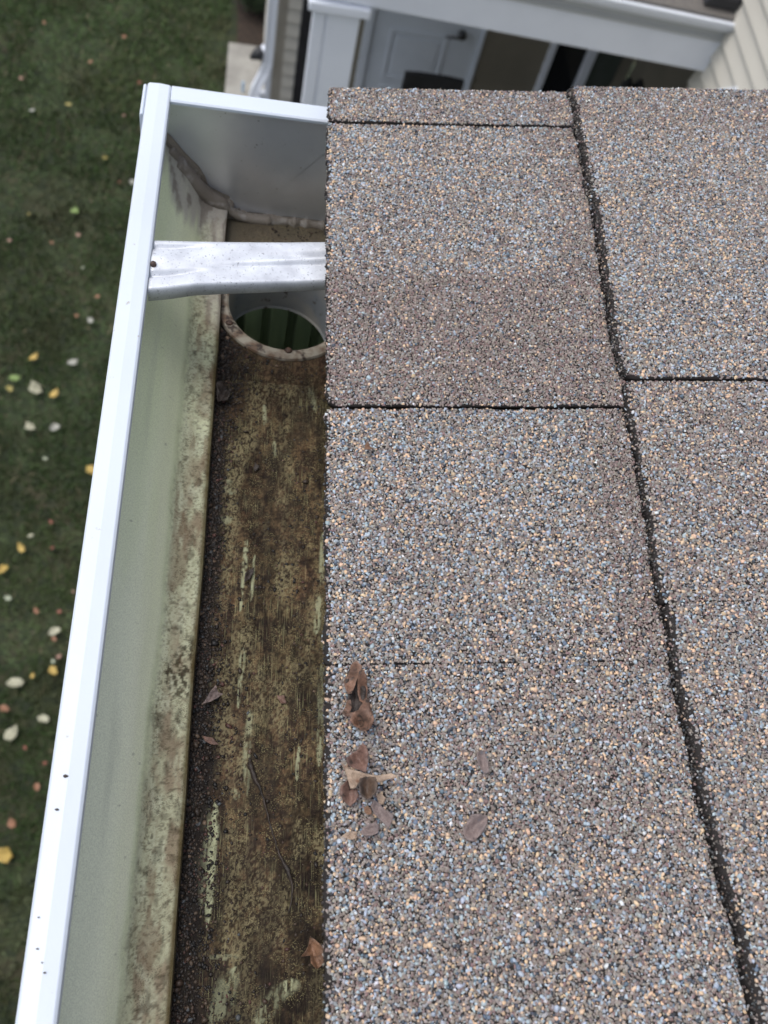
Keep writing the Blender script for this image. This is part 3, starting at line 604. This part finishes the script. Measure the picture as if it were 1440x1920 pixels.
    fbase = fbase * np.array([.78, .68, .74]) * (.58 + .62 * ss(.34, .66, fbm(x * 85, y * 26, 93, 6)))[..., None] * (1 + .35 * ss(.38, .10, y) - .25 * ss(.08, .0, y))[..., None]
    fbase = mixc(fbase, [.235, .20, .115], ss(.44, .68, fbm(x * 100, y * 30, 94, 6)) * ss(.46, .56, fbm(x * 1400, y * 900, 95, 3)) * .7 * (y < .33))
    # explicit long scrapes
    def scrape(c, pts, wd, col, st, seed):
        P = [at_z(px_, py_, -.101) for px_, py_ in pts]; best = np.full(X.shape, 9.0)
        for i in range(len(P) - 1):
            a0, b0 = P[i], P[i + 1]; dx, dy = b0.x - a0.x, b0.y - a0.y; L2 = dx * dx + dy * dy
            t = np.clip(((X - a0.x) * dx + (Y - a0.y) * dy) / L2, 0, 1); best = np.minimum(best, np.hypot(X - a0.x - t * dx, Y - a0.y - t * dy))
        yy0, yy1 = P[-1].y, P[0].y; u = np.clip((Y - yy0) / (yy1 - yy0), 0, 1); taper = np.clip(4 * u * (1 - u) * 1.6, 0, 1) ** .5
        ww = wd * taper * (.5 + 1.5 * fbm(x * 160, y * 70, seed, 4)) + 1e-6; m_ = (1 - ss(.4, 1.05, best / ww)) * ss(.32, .50, fbm(x * 1300, y * 130, seed + 1, 4)) * ss(.24, .44, fbm(x * 500, y * 500, seed + 2, 3)) * st
        return mixc(c, col, m_)
    pale = [.40, .42, .27]
    for pts, wd, st in (([(398, 1525), (392, 1600), (380, 1720)], .0026, 1), ([(405, 1500), (400, 1560), (388, 1740)], .0013, 1), ([(372, 1600), (362, 1680)], .0025, .8), ([(375, 1500), (372, 1560)], .003, .6),
                        ([(445, 1812), (420, 1860), (398, 1920)], .0022, .9), ([(548, 1835), (515, 1870), (480, 1925)], .0020, .85), ([(398, 1235), (396, 1290)], .0009, .8), ([(455, 1215), (450, 1280), (446, 1330)], .0009, .7),
                        ([(470, 1330), (462, 1420), (466, 1500)], .0012, .5), ([(604, 1240), (600, 1330), (598, 1440)], .0010, .7), ([(560, 1400), (556, 1465)], .0009, .7), ([(440, 1480), (442, 1500)], .0015, .5),
                        ([(462, 1010), (458, 1070), (450, 1150)], .0007, .8), ([(478, 1040), (470, 1130)], .0006, .8), ([(495, 760), (496, 800)], .0008, .7), ([(514, 830), (516, 860)], .0006, .7), ([(580, 730), (592, 775)], .0013, .7),
                        ([(606, 1000), (602, 1100)], .0012, .6), ([(598, 1120), (592, 1190)], .0012, .6), ([(425, 900), (430, 930)], .003, .45), ([(412, 985), (425, 970)], .003, .5), ([(420, 1790), (425, 1800)], .003, .4)):
        fbase = scrape(fbase, pts, wd * (1.45 if pts[0][1] < 1780 else 2.0), pale, st, int(wd * 1e5) + pts[0][0] % 37)
    fbase = mixc(fbase, [.016, .012, .009], ss(.54, .66, fbm(x * 70, y * 22, 81, 6)) * .6 * (y < .34))
    # dark damp strip along the front corner
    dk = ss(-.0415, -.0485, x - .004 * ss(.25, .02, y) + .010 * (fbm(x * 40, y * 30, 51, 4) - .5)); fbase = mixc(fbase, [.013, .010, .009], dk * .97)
    
    fbase = mixc(fbase, [.15, .13, .095], ss(.405, .43, y) * .7)
    isf = (idx >= nW - 2) & (idx < nW + nF); c = np.where(isf[..., None], fbase, c)
    c = np.where((idx >= nW + nF)[..., None], np.array([.30, .30, .26]), c)
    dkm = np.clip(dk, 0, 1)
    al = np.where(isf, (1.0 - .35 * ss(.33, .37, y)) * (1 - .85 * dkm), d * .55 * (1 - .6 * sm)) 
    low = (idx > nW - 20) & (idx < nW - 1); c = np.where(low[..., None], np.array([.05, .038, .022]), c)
    c = np.concatenate([c, al[..., None]], -1)
    V = np.stack([X, Y, Z], -1).reshape(-1, 3)
    i, j = np.meshgrid(np.arange(nY - 1), np.arange(nP - 1), indexing='ij'); q = (i * nP + j).ravel()
    F = np.stack([q, q + 1, q + nP + 1, q + nP], 1)
    cx = V[F].mean(1); hole = (np.hypot(cx[:, 0] - OC[0], cx[:, 1] - OC[1]) < .0400) & (cx[:, 2] < -.0985)
    o = from_np('gutter_trough', V, F[~hole], M_trough, GU, col=c.reshape(-1, 4), smooth=True)
    md = o.modifiers.new('thickness', 'SOLIDIFY'); md.thickness = .0008; md.offset = 1
trough()
# front lip, white enamel, folded
b = MB(); b.extrude_y([(-.1022, -.0355), (-.1025, -.0150), (-.1022, -.0128), (-.1012, -.0118), (-.0955, -.0114), (-.0900, -.0118), (-.0889, -.0127), (-.0888, -.0180), (-.0896, -.0180), (-.0897, -.0135), (-.1000, -.0130), (-.1012, -.0150), (-.1012, -.0355)], -2.5, .4700)
lip = b.build('front_lip', M_white, GU, bevel=.0003)
b = MB(); b.extrude_y([(-.1048, -.0400), (-.1048, -.0150), (-.1036, -.0140), (-.1027, -.0150), (-.1027, -.0400)], .4460, .4715); b.build('cap_flange', M_white, GU, bevel=.0004)
# end cap
capP = [tuple(p) for p in PR if True]; capP = [(-.1003, -.0128)] + capP[1:] + [(.0262, -.0128)]
b = MB(); b.prism([Vector((x, .4654, z - .0001)) for x, z in capP], [Vector((x, .4668, z - .0001)) for x, z in capP]); cap = b.build('end_cap', M_cap, GU)
b = MB()
P = [(.4580, -.0150), (.4578, -.0132), (.4588, -.0124), (.4695, -.0120), (.4712, -.0130), (.4715, -.0260), (.4708, -.0260), (.4703, -.0136), (.4595, -.0136)]
x0, x1 = -.0886, .0270
b.prism([Vector((x0, y + 0, z)) for y, z in P], [Vector((x1, y + .0010, z)) for y, z in P]); b.build('cap_fold', M_white, cap)
# outlet
b = MB(); prof = [(.0362, -.0990), (.0375, -.0978), (.0405, -.0975), (.0435, -.0979), (.0442, -.0990), (.0442, -.1005)]; n = 64
def rings(prof, c, dx=0, dy=0, z0=-.0975):
    out = []
    for r_, z_ in prof:
        k = (z0 - z_); out.append([Vector((c[0] + dx * k + r_ * math.cos(2 * math.pi * i / n), c[1] + dy * k + r_ * math.sin(2 * math.pi * i / n), z_)) for i in range(n)])
    return out
rg = rings(prof, OC)
for i in range(len(rg) - 1): b.quadstrip(rg[i], rg[i + 1], True)
ring = b.build('outlet_ring', M_ring, GU, smooth=True)
b = MB(); rg = rings([(.0362, -.0990), (.0360, -.105), (.0352, -.1440), (.0345, -.1460), (.0362, -.1460), (.0372, -.105), (.0375, -.1005)], OC, -.06, .04)
for i in range(len(rg) - 1): b.quadstrip(rg[i], rg[i + 1], True)
b.build('outlet_tube', M_tube, GU, smooth=True)
for (px_, py_) in ((430, 605), (541, 657)):
    p = at_z(px_, py_, -.0975); b = MB(); b.tube([p, p + Vector((0, 0, .0006)), p + Vector((0, 0, .0010))], [.0024, .0019, .0008], 9); b.build('rivet', M_rust, ring, smooth=True)
# downspout under the outlet, ribbed
def near_spout():
    b = MB(); cx, cy = OC[0] - .003, OC[1] + .004; prof = []
    hw, hd = .046, .041
    def side(p, q, nn):
        p = Vector(p); q = Vector(q); d = q - p; nrm = Vector((-d.y, d.x)).normalized()
        for k in range(nn):
            for t, o_ in ((.0, 0), (.62, 0), (.70, -.006), (.90, -.006)):
                prof.append(p + d * ((k + t) / nn) + nrm * o_)
    side((-hw, -hd), (hw, -hd), 4); side((hw, -hd), (hw, hd), 4); side((hw, hd), (-hw, hd), 5); side((-hw, hd), (-hw, -hd), 4)
    A = [Vector((cx + p.x, cy + p.y, -.1465)) for p in prof]; B = [Vector((cx + p.x, cy + p.y, G + .25)) for p in prof]
    b.quadstrip(A, B, True)
    b.build('downspout', M_spoutin, GU)
near_spout()
# sealant bead along the end cap joint
def bead():
    pts = [Vector((p[0], .4652, p[1])) for p in PR if not (p[0] > .012)]
    pts = pts[30:]; b = MB(); out = []; rad = []
    for i, q in enumerate(pts):
        jit = float(vn(np.array([(q.x - q.z) * 260]), np.array([0.0]), 5)[0]); out.append(q + Vector((.0008 if q.x < -.05 else 0, -.0006, .0008))); rad.append(.0026 + .0026 * jit)
    b.tube(out, rad, 8); b.build('sealant_bead', M_sealant, GU, smooth=True)
bead()
def smear():
    pts = [Vector((p[0], 0, p[1])) for p in PR if not (p[0] > .015)][22:]
    pts = [(pts[max(i - 3, 0)] + pts[i] + pts[min(i + 3, len(pts) - 1)]) / 3 for i in range(0, len(pts), 2)]; A, B = [], []; k = 0
    for i, q in enumerate(pts):
        t = (pts[min(i + 1, len(pts) - 1)] - pts[max(i - 1, 0)]).normalized(); nrm = Vector((-t.z, 0, t.x))
        f = float(fbm(np.array([(q.x - q.z) * 45]), np.array([1.0]), 9, 2)[0])
        wd = (.0040 + .0070 * f) * (1 if q.x < -.045 else .55)
        m_ = nrm if nrm.x > 0 or q.x > -.05 else -nrm
        m_ = Vector((.72, 0, .69)).lerp(Vector((0, 0, 1)), min(1, max(0, (q.x + .075) / .03))).normalized()
        A.append(q + Vector((0, .4651, 0))); B.append(q + m_ * wd + Vector((0, .4651, 0)))
    C2 = [(a + b_) / 2 + Vector((0, -.0009, 0)) for a, b_ in zip(A, B)]
    b = MB(); b.quadstrip(A, C2); b.quadstrip(C2, B); b.build('sealant_smear', M_sealant, GU, smooth=True)
    b = MB(); P2 = [Vector(q) for q in ((-.086, .4625, -.0600), (-.079, .4620, -.0690), (-.0715, .4615, -.0780), (-.065, .4610, -.0845), (-.0575, .461, -.0885), (-.0520, .461, -.0935), (-.0460, .4615, -.0975), (-.036, .4620, -.0992), (-.022, .463, -.0998))]
    PP, rr = [], []
    for i in range(len(P2) - 1):
        for k in range(5):
            PP.append(P2[i].lerp(P2[i + 1], k / 5)); rr.append(.0026 + .0030 * float(vn(np.array([(i * 5 + k) * .16]), np.array([2.0]), 5)[0]))
    b.tube(PP, rr, 10); b.build('sealant_fillet', M_sealant, GU, smooth=True)
smear()
# hanger strap
def strap():
    root = GU
    U, Vn = 60, 40
    tl = Vector((-.0886, .3522)); tr = Vector((.024, .3690)); 
    def bot(u):   # lower edge flares towards the lip
        x = -.0886 + u * (.024 + .0886); px = [(-.0886, .3190), (-.080, .3212), (-.066, .3259), (-.050, .3292), (-.036, .3316), (.0016, .338), (.024, .3415)]
        for i in range(len(px) - 1):
            if x <= px[i + 1][0] + 1e-9: t = (x - px[i][0]) / (px[i + 1][0] - px[i][0]); return px[i][1] * (1 - t) + px[i + 1][1] * t
        return px[-1][1]
    V = []; 
    for i in range(U + 1):
        u = i / U; x = -.0886 + u * .1126; yt = tl.y * (1 - u) + tr.y * u; yb = bot(u)
        zt = -.0140 - .0010 * math.sin(u * 3.14)
        for j in range(Vn + 1):
            v = j / Vn; y = yb * (1 - v) + yt * v
            z = zt
            k = ss(.25, .95, np.array(u)).item()
            z += .0022 * k * math.exp(-((v - .50) / .07) ** 2)                      # central ridge
            z -= .0040 * k * k * math.exp(-((v - .64) / .075) ** 2)                 # groove above it
            z -= .0018 * math.exp(-((v - .40) / .035) ** 2) * ss(.15, .5, np.array(u)).item()
            kl = 1 - ss(.06, .30, np.array(u)).item()
            z -= .0028 * kl * (math.exp(-((v - .28) / .05) ** 2) + math.exp(-((v - .86) / .05) ** 2))
            z += .0010 * kl * math.exp(-((v - .57) / .12) ** 2)
            z += -.0012 * math.exp(-((v - 1.0) / .05) ** 2)
            V.append((x, y, z))
        V_ = V
    F = []
    W1 = Vn + 1
    for i in range(U):
        for j in range(Vn): F.append((i * W1 + j, (i + 1) * W1 + j, (i + 1) * W1 + j + 1, i * W1 + j + 1))
    # folded side flange hanging from the near edge (and the far one)
    base = len(V)
    for i in range(U + 1):
        x, y, z = V[i * W1]; f = .0095 - .002 * (i / U)
        for (dy, dz) in ((-.0006, -.0008), (-.0009, -.002), (-.0004, -f)): V.append((x, y + dy, z + dz))
    for i in range(U):
        a = base + i * 3; q = base + (i + 1) * 3
        F.append((i * W1, a, q, (i + 1) * W1)); F.append((a, a + 1, q + 1, q)); F.append((a + 1, a + 2, q + 2, q + 1))
    base = len(V)
    for i in range(U + 1):
        x, y, z = V[i * W1 + Vn]; V.append((x, y + .0008, z - .0010)); V.append((x, y + .0006, z - .0075))
    for i in range(U):
        a = base + i * 2; q = base + (i + 1) * 2; e = i * W1 + Vn
        F.append((e, e + W1, q, a)); F.append((a, q, q + 1, a + 1))
    o = from_np('hanger_strap', np.array(V), np.array(F), M_strap, root, smooth=True)
    md = o.modifiers.new('thickness', 'SOLIDIFY'); md.thickness = .0009; md.offset = -1
    b = MB(); p = at_z(284, 497, -.0140); p = Vector((-.0872, p.y, -.0138))
    b.tube([p, p + Vector((0, 0, .0014)), p + Vector((0, 0, .0022))], [.0016, .0015, .0009], 10); b.build('screw', M_rust, o, smooth=True)
strap()

# ------------------------------------------------------------------ grit and debris in the gutter
def grit():
    n = 11000
    y = RS.uniform(-.05, .375, n); x = -.0535 + np.abs(RS.normal(0, .0055, n)) * (1 + .8 * ss(.22, .0, y) + 1.3 * ss(.28, .36, y)); 
    k = (x < -.012); x, y = x[k], y[k]; n = len(x)
    m2 = 3600; y2 = RS.uniform(-.05, .46, m2); x2 = RS.uniform(-.052, .02, m2); kk = fbm(x2 * 60, y2 * 40, 61, 3) > .50; x2, y2 = x2[kk], y2[kk]
    x = np.r_[x, x2]; y = np.r_[y, y2]
    k = (np.hypot(x - OC[0], y - OC[1]) > .046) ; x, y = x[k], y[k]; n = len(x)
    r = RS.uniform(.00024, .00072, n) * RS.choice([.7, 1, 1, 1.5], n); r[RS.rand(n) < .012] *= 1.8
    V = ICO[None] * RS.uniform(.55, 1.4, (n, 12, 3)) * r[:, None, None]; V[:, :, 2] *= .6
    el = RS.uniform(.5, 1.8, n); V[:, :, 0] *= el[:, None]; a = RS.uniform(0, 6.28, n); ca, sa = np.cos(a)[:, None], np.sin(a)[:, None]
    X = V[:, :, 0] * ca - V[:, :, 1] * sa + x[:, None]; Y = V[:, :, 0] * sa + V[:, :, 1] * ca + y[:, None]; Z = V[:, :, 2] - .1003 + r[:, None] * .6 + (np.exp(-(x + .0540) / .0045) * (.0009 + .0022 * fbm(y * 45, x * 60, 91, 4)))[:, None]
    pal = np.array([[.03, .022, .018], [.05, .035, .026], [.08, .05, .035], [.02, .018, .018], [.12, .085, .06], [.13, .06, .05], [.22, .15, .10], [.13, .14, .15]])
    c = pal[RS.choice(8, n, p=[.30, .20, .12, .24, .06, .04, .02, .02])] * .62 * RS.uniform(.7, 1.3, (n, 1))
    F = (ICF[None] + (np.arange(n) * 12)[:, None, None]).reshape(-1, 3)
    o = from_np('gutter_grit', np.stack([X, Y, Z], -1).reshape(-1, 3), F, M_gran, col=np.repeat(c, 12, 0))
    tag(o, 'dark damp grit and crumbs along the bottom of the gutter', 'grit', kind='stuff')
grit()

# ------------------------------------------------------------------ leaves traced on the surfaces
def leaf(name, pts, mt, label, cat='leaf', on='roof', lift=.0018, curl=.003, seed=0, fold=None, group=None, parent=None):
    if on == 'roof':
        P = [at_roof(x, y, lift) for x, y in pts]
    else:
        P = [(at_z(x, y, -.1005 + lift).x, at_z(x, y, -.1005 + lift).y) for x, y in pts]
    cx = sum(p[0] for p in P) / len(P); cy = sum(p[1] for p in P) / len(P)
    # jitter the outline for a torn look
    Q = []
    for i in range(len(P)):
        a, b_ = P[i], P[(i + 1) % len(P)]; Q.append(a)
        d = math.hypot(b_[0] - a[0], b_[1] - a[1]); k = max(1, int(d / .0025))
        for t in range(1, k): Q.append((a[0] + (b_[0] - a[0]) * t / k + rnd.uniform(-1, 1) * .0005, a[1] + (b_[1] - a[1]) * t / k + rnd.uniform(-1, 1) * .0005))
    bm = bmesh.new(); vs = [bm.verts.new((p[0], p[1], 0)) for p in Q]; bm.faces.new(vs)
    bmesh.ops.triangulate(bm, faces=bm.faces[:])
    for _ in range(3):
        es = [e for e in bm.edges if e.calc_length() > .0016]
        if not es: break
        bmesh.ops.subdivide_edges(bm, edges=es, cuts=1); bmesh.ops.triangulate(bm, faces=[f for f in bm.faces if len(f.verts) > 3])
    R_ = max(math.hypot(p[0] - cx, p[1] - cy) for p in P)
    far = max(P, key=lambda p: math.hypot(p[0] - cx, p[1] - cy)); ax = math.atan2(far[1] - cy, far[0] - cx)
    for v in bm.verts:
        x, y = v.co.x, v.co.y; r = math.hypot(x - cx, y - cy) / R_
        nz = float(fbm(np.array([x * 160]), np.array([y * 160]), seed + 100, 3)[0]) - .35
        nz2 = float(fbm(np.array([x * 420]), np.array([y * 420]), seed + 200, 2)[0]) - .5
        h = lift + curl * (nz * 1.9 + .8 * r * r) + .0012 * nz2
        uu = (x - cx) * math.cos(ax) + (y - cy) * math.sin(ax); vv = -(x - cx) * math.sin(ax) + (y - cy) * math.cos(ax)
        h += .0011 * abs(math.sin((uu + abs(vv) * .8) * 900)) * min(1, abs(vv) / .002) + .0012 * (1 - math.exp(-(vv / .0016) ** 2)) + curl * .8 * (vv / R_) ** 2
        if fold: h += fold[2] * abs((x - cx) * math.cos(fold[0]) + (y - cy) * math.sin(fold[0]) - fold[1]) / R_
        v.co = roof(x, y, max(h, .0012)) if on == 'roof' else Vector((x, y, -.1005 + max(h, .0012)))
    bmesh.ops.recalc_face_normals(bm, faces=bm.faces)
    me = bpy.data.meshes.new(name); bm.to_mesh(me); bm.free()
    c = roof(cx, cy, 0) if on == 'roof' else Vector((cx, cy, -.1))
    if parent is None: me.transform(Matrix.Translation(-c)); o = link(name, me, mt, None, True); o.location = c
    else: me.transform(Matrix.Translation(-parent.location)); o = link(name, me, mt, None, True); o.parent = parent
    md = o.modifiers.new('thickness', 'SOLIDIFY'); md.thickness = .00025; md.offset = 0
    return tag(o, label, cat, group if parent is None else None)
z5 = lambda L_: [(600 + x / 3.6, 1200 + y / 3.6) for x, y in L_]
z4 = lambda L_: [(200 + x / 2.667, 1200 + y / 2.667) for x, y in L_]
z3 = lambda L_: [(300 + x / 3.4275, 640 + y / 3.4275) for x, y in L_]
GR = 'dry leaves on the shingles'
LF = leaf('dry_leaf', z5([(200, 215), (240, 205), (275, 240), (300, 280), (310, 340), (305, 400), (318, 460), (330, 520), (300, 560), (250, 560), (215, 520), (180, 520), (165, 490), (182, 430), (188, 390), (170, 340), (172, 280)]), L_wet, 'long curled brown leaf with a dark hollow, topmost of those by the roof edge', seed=1, lift=.0016, curl=.002, group=GR)  # dark base leaf: the hollow's shade and grey stain put into its colour
leaf('leaf_lobe', z5([(160, 285), (200, 235), (205, 205), (245, 192), (282, 225), (272, 270), (245, 300), (230, 345), (212, 395), (190, 400), (170, 350)]), L_brown, None, None, seed=2, lift=.0034, curl=.006, parent=LF)
leaf('leaf_lobe', z5([(262, 260), (290, 240), (310, 280), (320, 340), (314, 400), (328, 455), (300, 452), (268, 420), (255, 370), (252, 310)]), L_brown, None, None, seed=3, lift=.0040, curl=.006, parent=LF)
leaf('leaf_lobe', z5([(148, 520), (160, 480), (182, 440), (205, 440), (215, 480), (195, 510), (255, 505), (310, 450), (330, 470), (350, 530), (358, 590), (338, 625), (300, 650), (268, 628), (262, 600), (232, 592), (200, 560), (208, 535), (170, 538)]), L_brown, None, None, seed=4, lift=.0030, curl=.006, parent=LF)
leaf('dry_leaf', z5([(175, 820), (230, 770), (285, 725), (310, 745), (325, 790), (320, 850), (310, 905), (250, 890), (190, 870)]), L_red, 'reddish brown leaf tip showing above the pale star-shaped leaf', seed=2, lift=.0022, curl=.003, group=GR)
leaf('dry_leaf', z5([(190, 950), (205, 1010), (250, 1015), (262, 1060), (240, 1100), (205, 1130), (160, 1100), (130, 1060), (140, 1010)]), L_red, 'rounded brown leaf lobe at the lower left of the pale star-shaped leaf', seed=3, lift=.0020, curl=.003, group=GR)
leaf('dry_leaf', z5([(265, 960), (310, 935), (370, 955), (385, 1000), (375, 1050), (340, 1080), (300, 1085), (270, 1060), (262, 1010)]), L_dark, 'dark brown cupped leaf lying over the middle of the pale star-shaped leaf', seed=4, lift=.0062, curl=.003, group=GR)
leaf('dry_leaf', z5([(145, 850), (200, 885), (250, 900), (320, 915), (400, 925), (470, 915), (515, 930), (510, 945), (440, 955), (395, 975), (370, 960), (300, 950), (265, 965), (240, 1010), (205, 1015), (190, 960), (170, 900)]), L_tan, 'pale tan star-shaped leaf piece with pointed arms on the shingles', seed=5, lift=.0042, curl=.0025, group=GR)
leaf('dry_leaf', z5([(380, 1040), (410, 1045), (440, 1075), (430, 1110), (400, 1120), (388, 1080)]), L_tan, 'tiny yellowish tan leaf chip right below the star-shaped leaf', seed=6, curl=.001, group=GR)
leaf('dry_leaf', z5([(360, 1085), (400, 1110), (440, 1160), (490, 1190), (485, 1230), (460, 1285), (435, 1250), (400, 1210), (365, 1180), (340, 1130)]), L_mauve, 'slanting mauve brown leaf strip below the star-shaped leaf', seed=7, curl=.0025, group=GR)
leaf('dry_leaf', z5([(270, 1300), (310, 1260), (370, 1240), (400, 1260), (390, 1310), (340, 1330), (290, 1325)]), L_mauve, 'flat grey brown leaf piece below the slanting mauve strip', seed=8, curl=.0015, group=GR)
leaf('dry_leaf', z5([(145, 1330), (180, 1305), (250, 1295), (250, 1340), (200, 1355)]), L_tan, 'small pale pinkish leaf scrap closest to the gutter, lowest of the cluster', seed=9, curl=.0012, group=GR)
leaf('dry_leaf', z5([(295, 1135), (320, 1125), (345, 1150), (350, 1180), (320, 1185), (300, 1165)]), L_orange, 'tiny rusty leaf crumb beside the slanting mauve leaf strip', seed=19, curl=.001, group=GR)
leaf('dry_leaf', z5([(1050, 780), (1085, 745), (1110, 770), (1130, 830), (1135, 900), (1110, 910), (1080, 870), (1055, 830)]), L_mauve, 'narrow mauve grey leaf flat on the shingles, away from the edge, upper of two', seed=10, curl=.0012, group=GR)
leaf('dry_leaf', z5([(955, 1310), (980, 1250), (1010, 1190), (1060, 1180), (1130, 1195), (1125, 1240), (1090, 1310), (1030, 1370), (985, 1360)]), L_mauve, 'broad grey brown leaf with a dark top, flat on the shingles away from the edge', seed=11, curl=.0012, group=GR)
leaf('dry_leaf', [(560 + x / 5.333, 500 + y / 5.333) for x, y in ((660, 1815), (690, 1795), (708, 1818), (748, 1835), (722, 1855), (690, 1872), (665, 1860))], L_orange, 'tiny bright rust orange leaf scrap alone on the upper shingles', seed=12, curl=.0012, group=GR)
GG = 'leaf scraps in the gutter'
leaf('leaf_scrap', z4([(545, 245), (580, 290), (520, 315), (480, 332), (505, 290)]), L_mauve, 'triangular mauve leaf scrap in the gutter, tilted against the dark corner', on='floor', lift=.0025, seed=13, group=GG)
leaf('leaf_scrap', z4([(480, 485), (530, 500), (562, 532), (520, 528), (490, 510)]), L_red, 'slim reddish leaf scrap in the gutter below the triangular one', on='floor', lift=.002, seed=14, group=GG)
leaf('leaf_scrap', z4([(1010, 1485), (1060, 1530), (1090, 1560), (1085, 1610), (1040, 1650), (1008, 1620), (1012, 1580), (960, 1590), (1000, 1535)]), L_orange, 'orange brown leaf in the gutter against the shingle edge near the bottom', on='floor', lift=.006, seed=15, curl=.006, group=GG)
leaf('leaf_scrap', z3([(605, 1460), (600, 1490), (575, 1535), (540, 1560), (545, 1505), (570, 1480)]), L_wet, 'small dark wet leaf scrap on the middle of the gutter floor', on='floor', lift=.0015, seed=16, curl=.0015, group=GG)
leaf('leaf_scrap', z3([(360, 300), (400, 290), (455, 350), (430, 410), (370, 420)]), L_wet, 'blackish wet leaf in the gutter corner just below the outlet ring', on='floor', lift=.0022, seed=17, curl=.003, group=GG)
leaf('leaf_scrap', z4([(850, 280), (885, 285), (900, 320), (870, 322)]), L_red, 'faint reddish leaf crumb on the gutter floor, level with the triangular scrap', on='floor', lift=.0012, seed=18, curl=.001, group=GG)
leaf('leaf_scrap', z3([(610, 785), (635, 815), (612, 845), (600, 820)]), L_wet, 'tiny dark pointed leaf crumb in the upper part of the gutter floor', on='floor', lift=.0012, seed=20, curl=.001, group=GG)
# long wet leaf stalk
def stalk():
    pts = [at_z(x, y, -.0998) for x, y in z4([(712, 590), (722, 640), (738, 690), (775, 760), (800, 850), (830, 970), (862, 1070), (905, 1150), (932, 1230), (925, 1300), (902, 1385)])]
    r = [.0012, .0034, .0028, .0012, .0009, .0009, .0009, .0026, .0013, .0009, .0005]
    import mathutils
    P2, r2 = [], []
    for i in range(len(pts) - 1):
        for k in range(5):
            t = k / 5; P2.append(pts[i].lerp(pts[i + 1], t) + Vector((rnd.uniform(-1, 1) * .0003, 0, rnd.uniform(0, 1) * .0004))); r2.append((r[i] * (1 - t) + r[i + 1] * t) * rnd.uniform(.6, .95))
    b = MB(); b.tube([p - P2[0] + Vector((0, 0, 0)) for p in P2], r2, 7, sq=.6); o = b.build('wet_leaf_stalk', L_wet, smooth=True); o.location = P2[0]
    tag(o, 'long dark wet leaf stalk with a shrivelled head lying along the gutter floor', 'leaf stalk')
stalk()
for (px_, py_, s_, lab) in ((123, 1455, .0012, 'largest brown speck of dirt on the white gutter lip, topmost of its specks'), (107, 1518, .0008, 'dark speck on the white gutter lip, second from the top'),
        (72, 1720, .0005, 'tiny dark speck on the white gutter lip, third from the top'), (70, 1779, .0005, 'tiny dark speck on the white gutter lip, fourth from the top'),
        (79, 1805, .0004, 'tiny dark speck on the white gutter lip, second from the bottom'), (84, 1824, .0006, 'tiny greyish speck on the white gutter lip, lowest of its specks')):
    p = at_z(px_, py_, -.0112); b = MB(); n = 7
    s_ = s_ * .8; ring_ = [Vector((s_ * 1.3 * math.cos(6.283 * i / n) * rnd.uniform(.7, 1.2), s_ * .7 * math.sin(6.283 * i / n) * rnd.uniform(.7, 1.2), 0)) for i in range(n)]
    b.prism(ring_, [q * .7 + Vector((0, 0, .0004)) for q in ring_]); o = b.build('dirt_speck', L_wet if s_ < .001 else L_brown); o.location = p; tag(o, lab, 'dirt speck', 'specks on the lip')
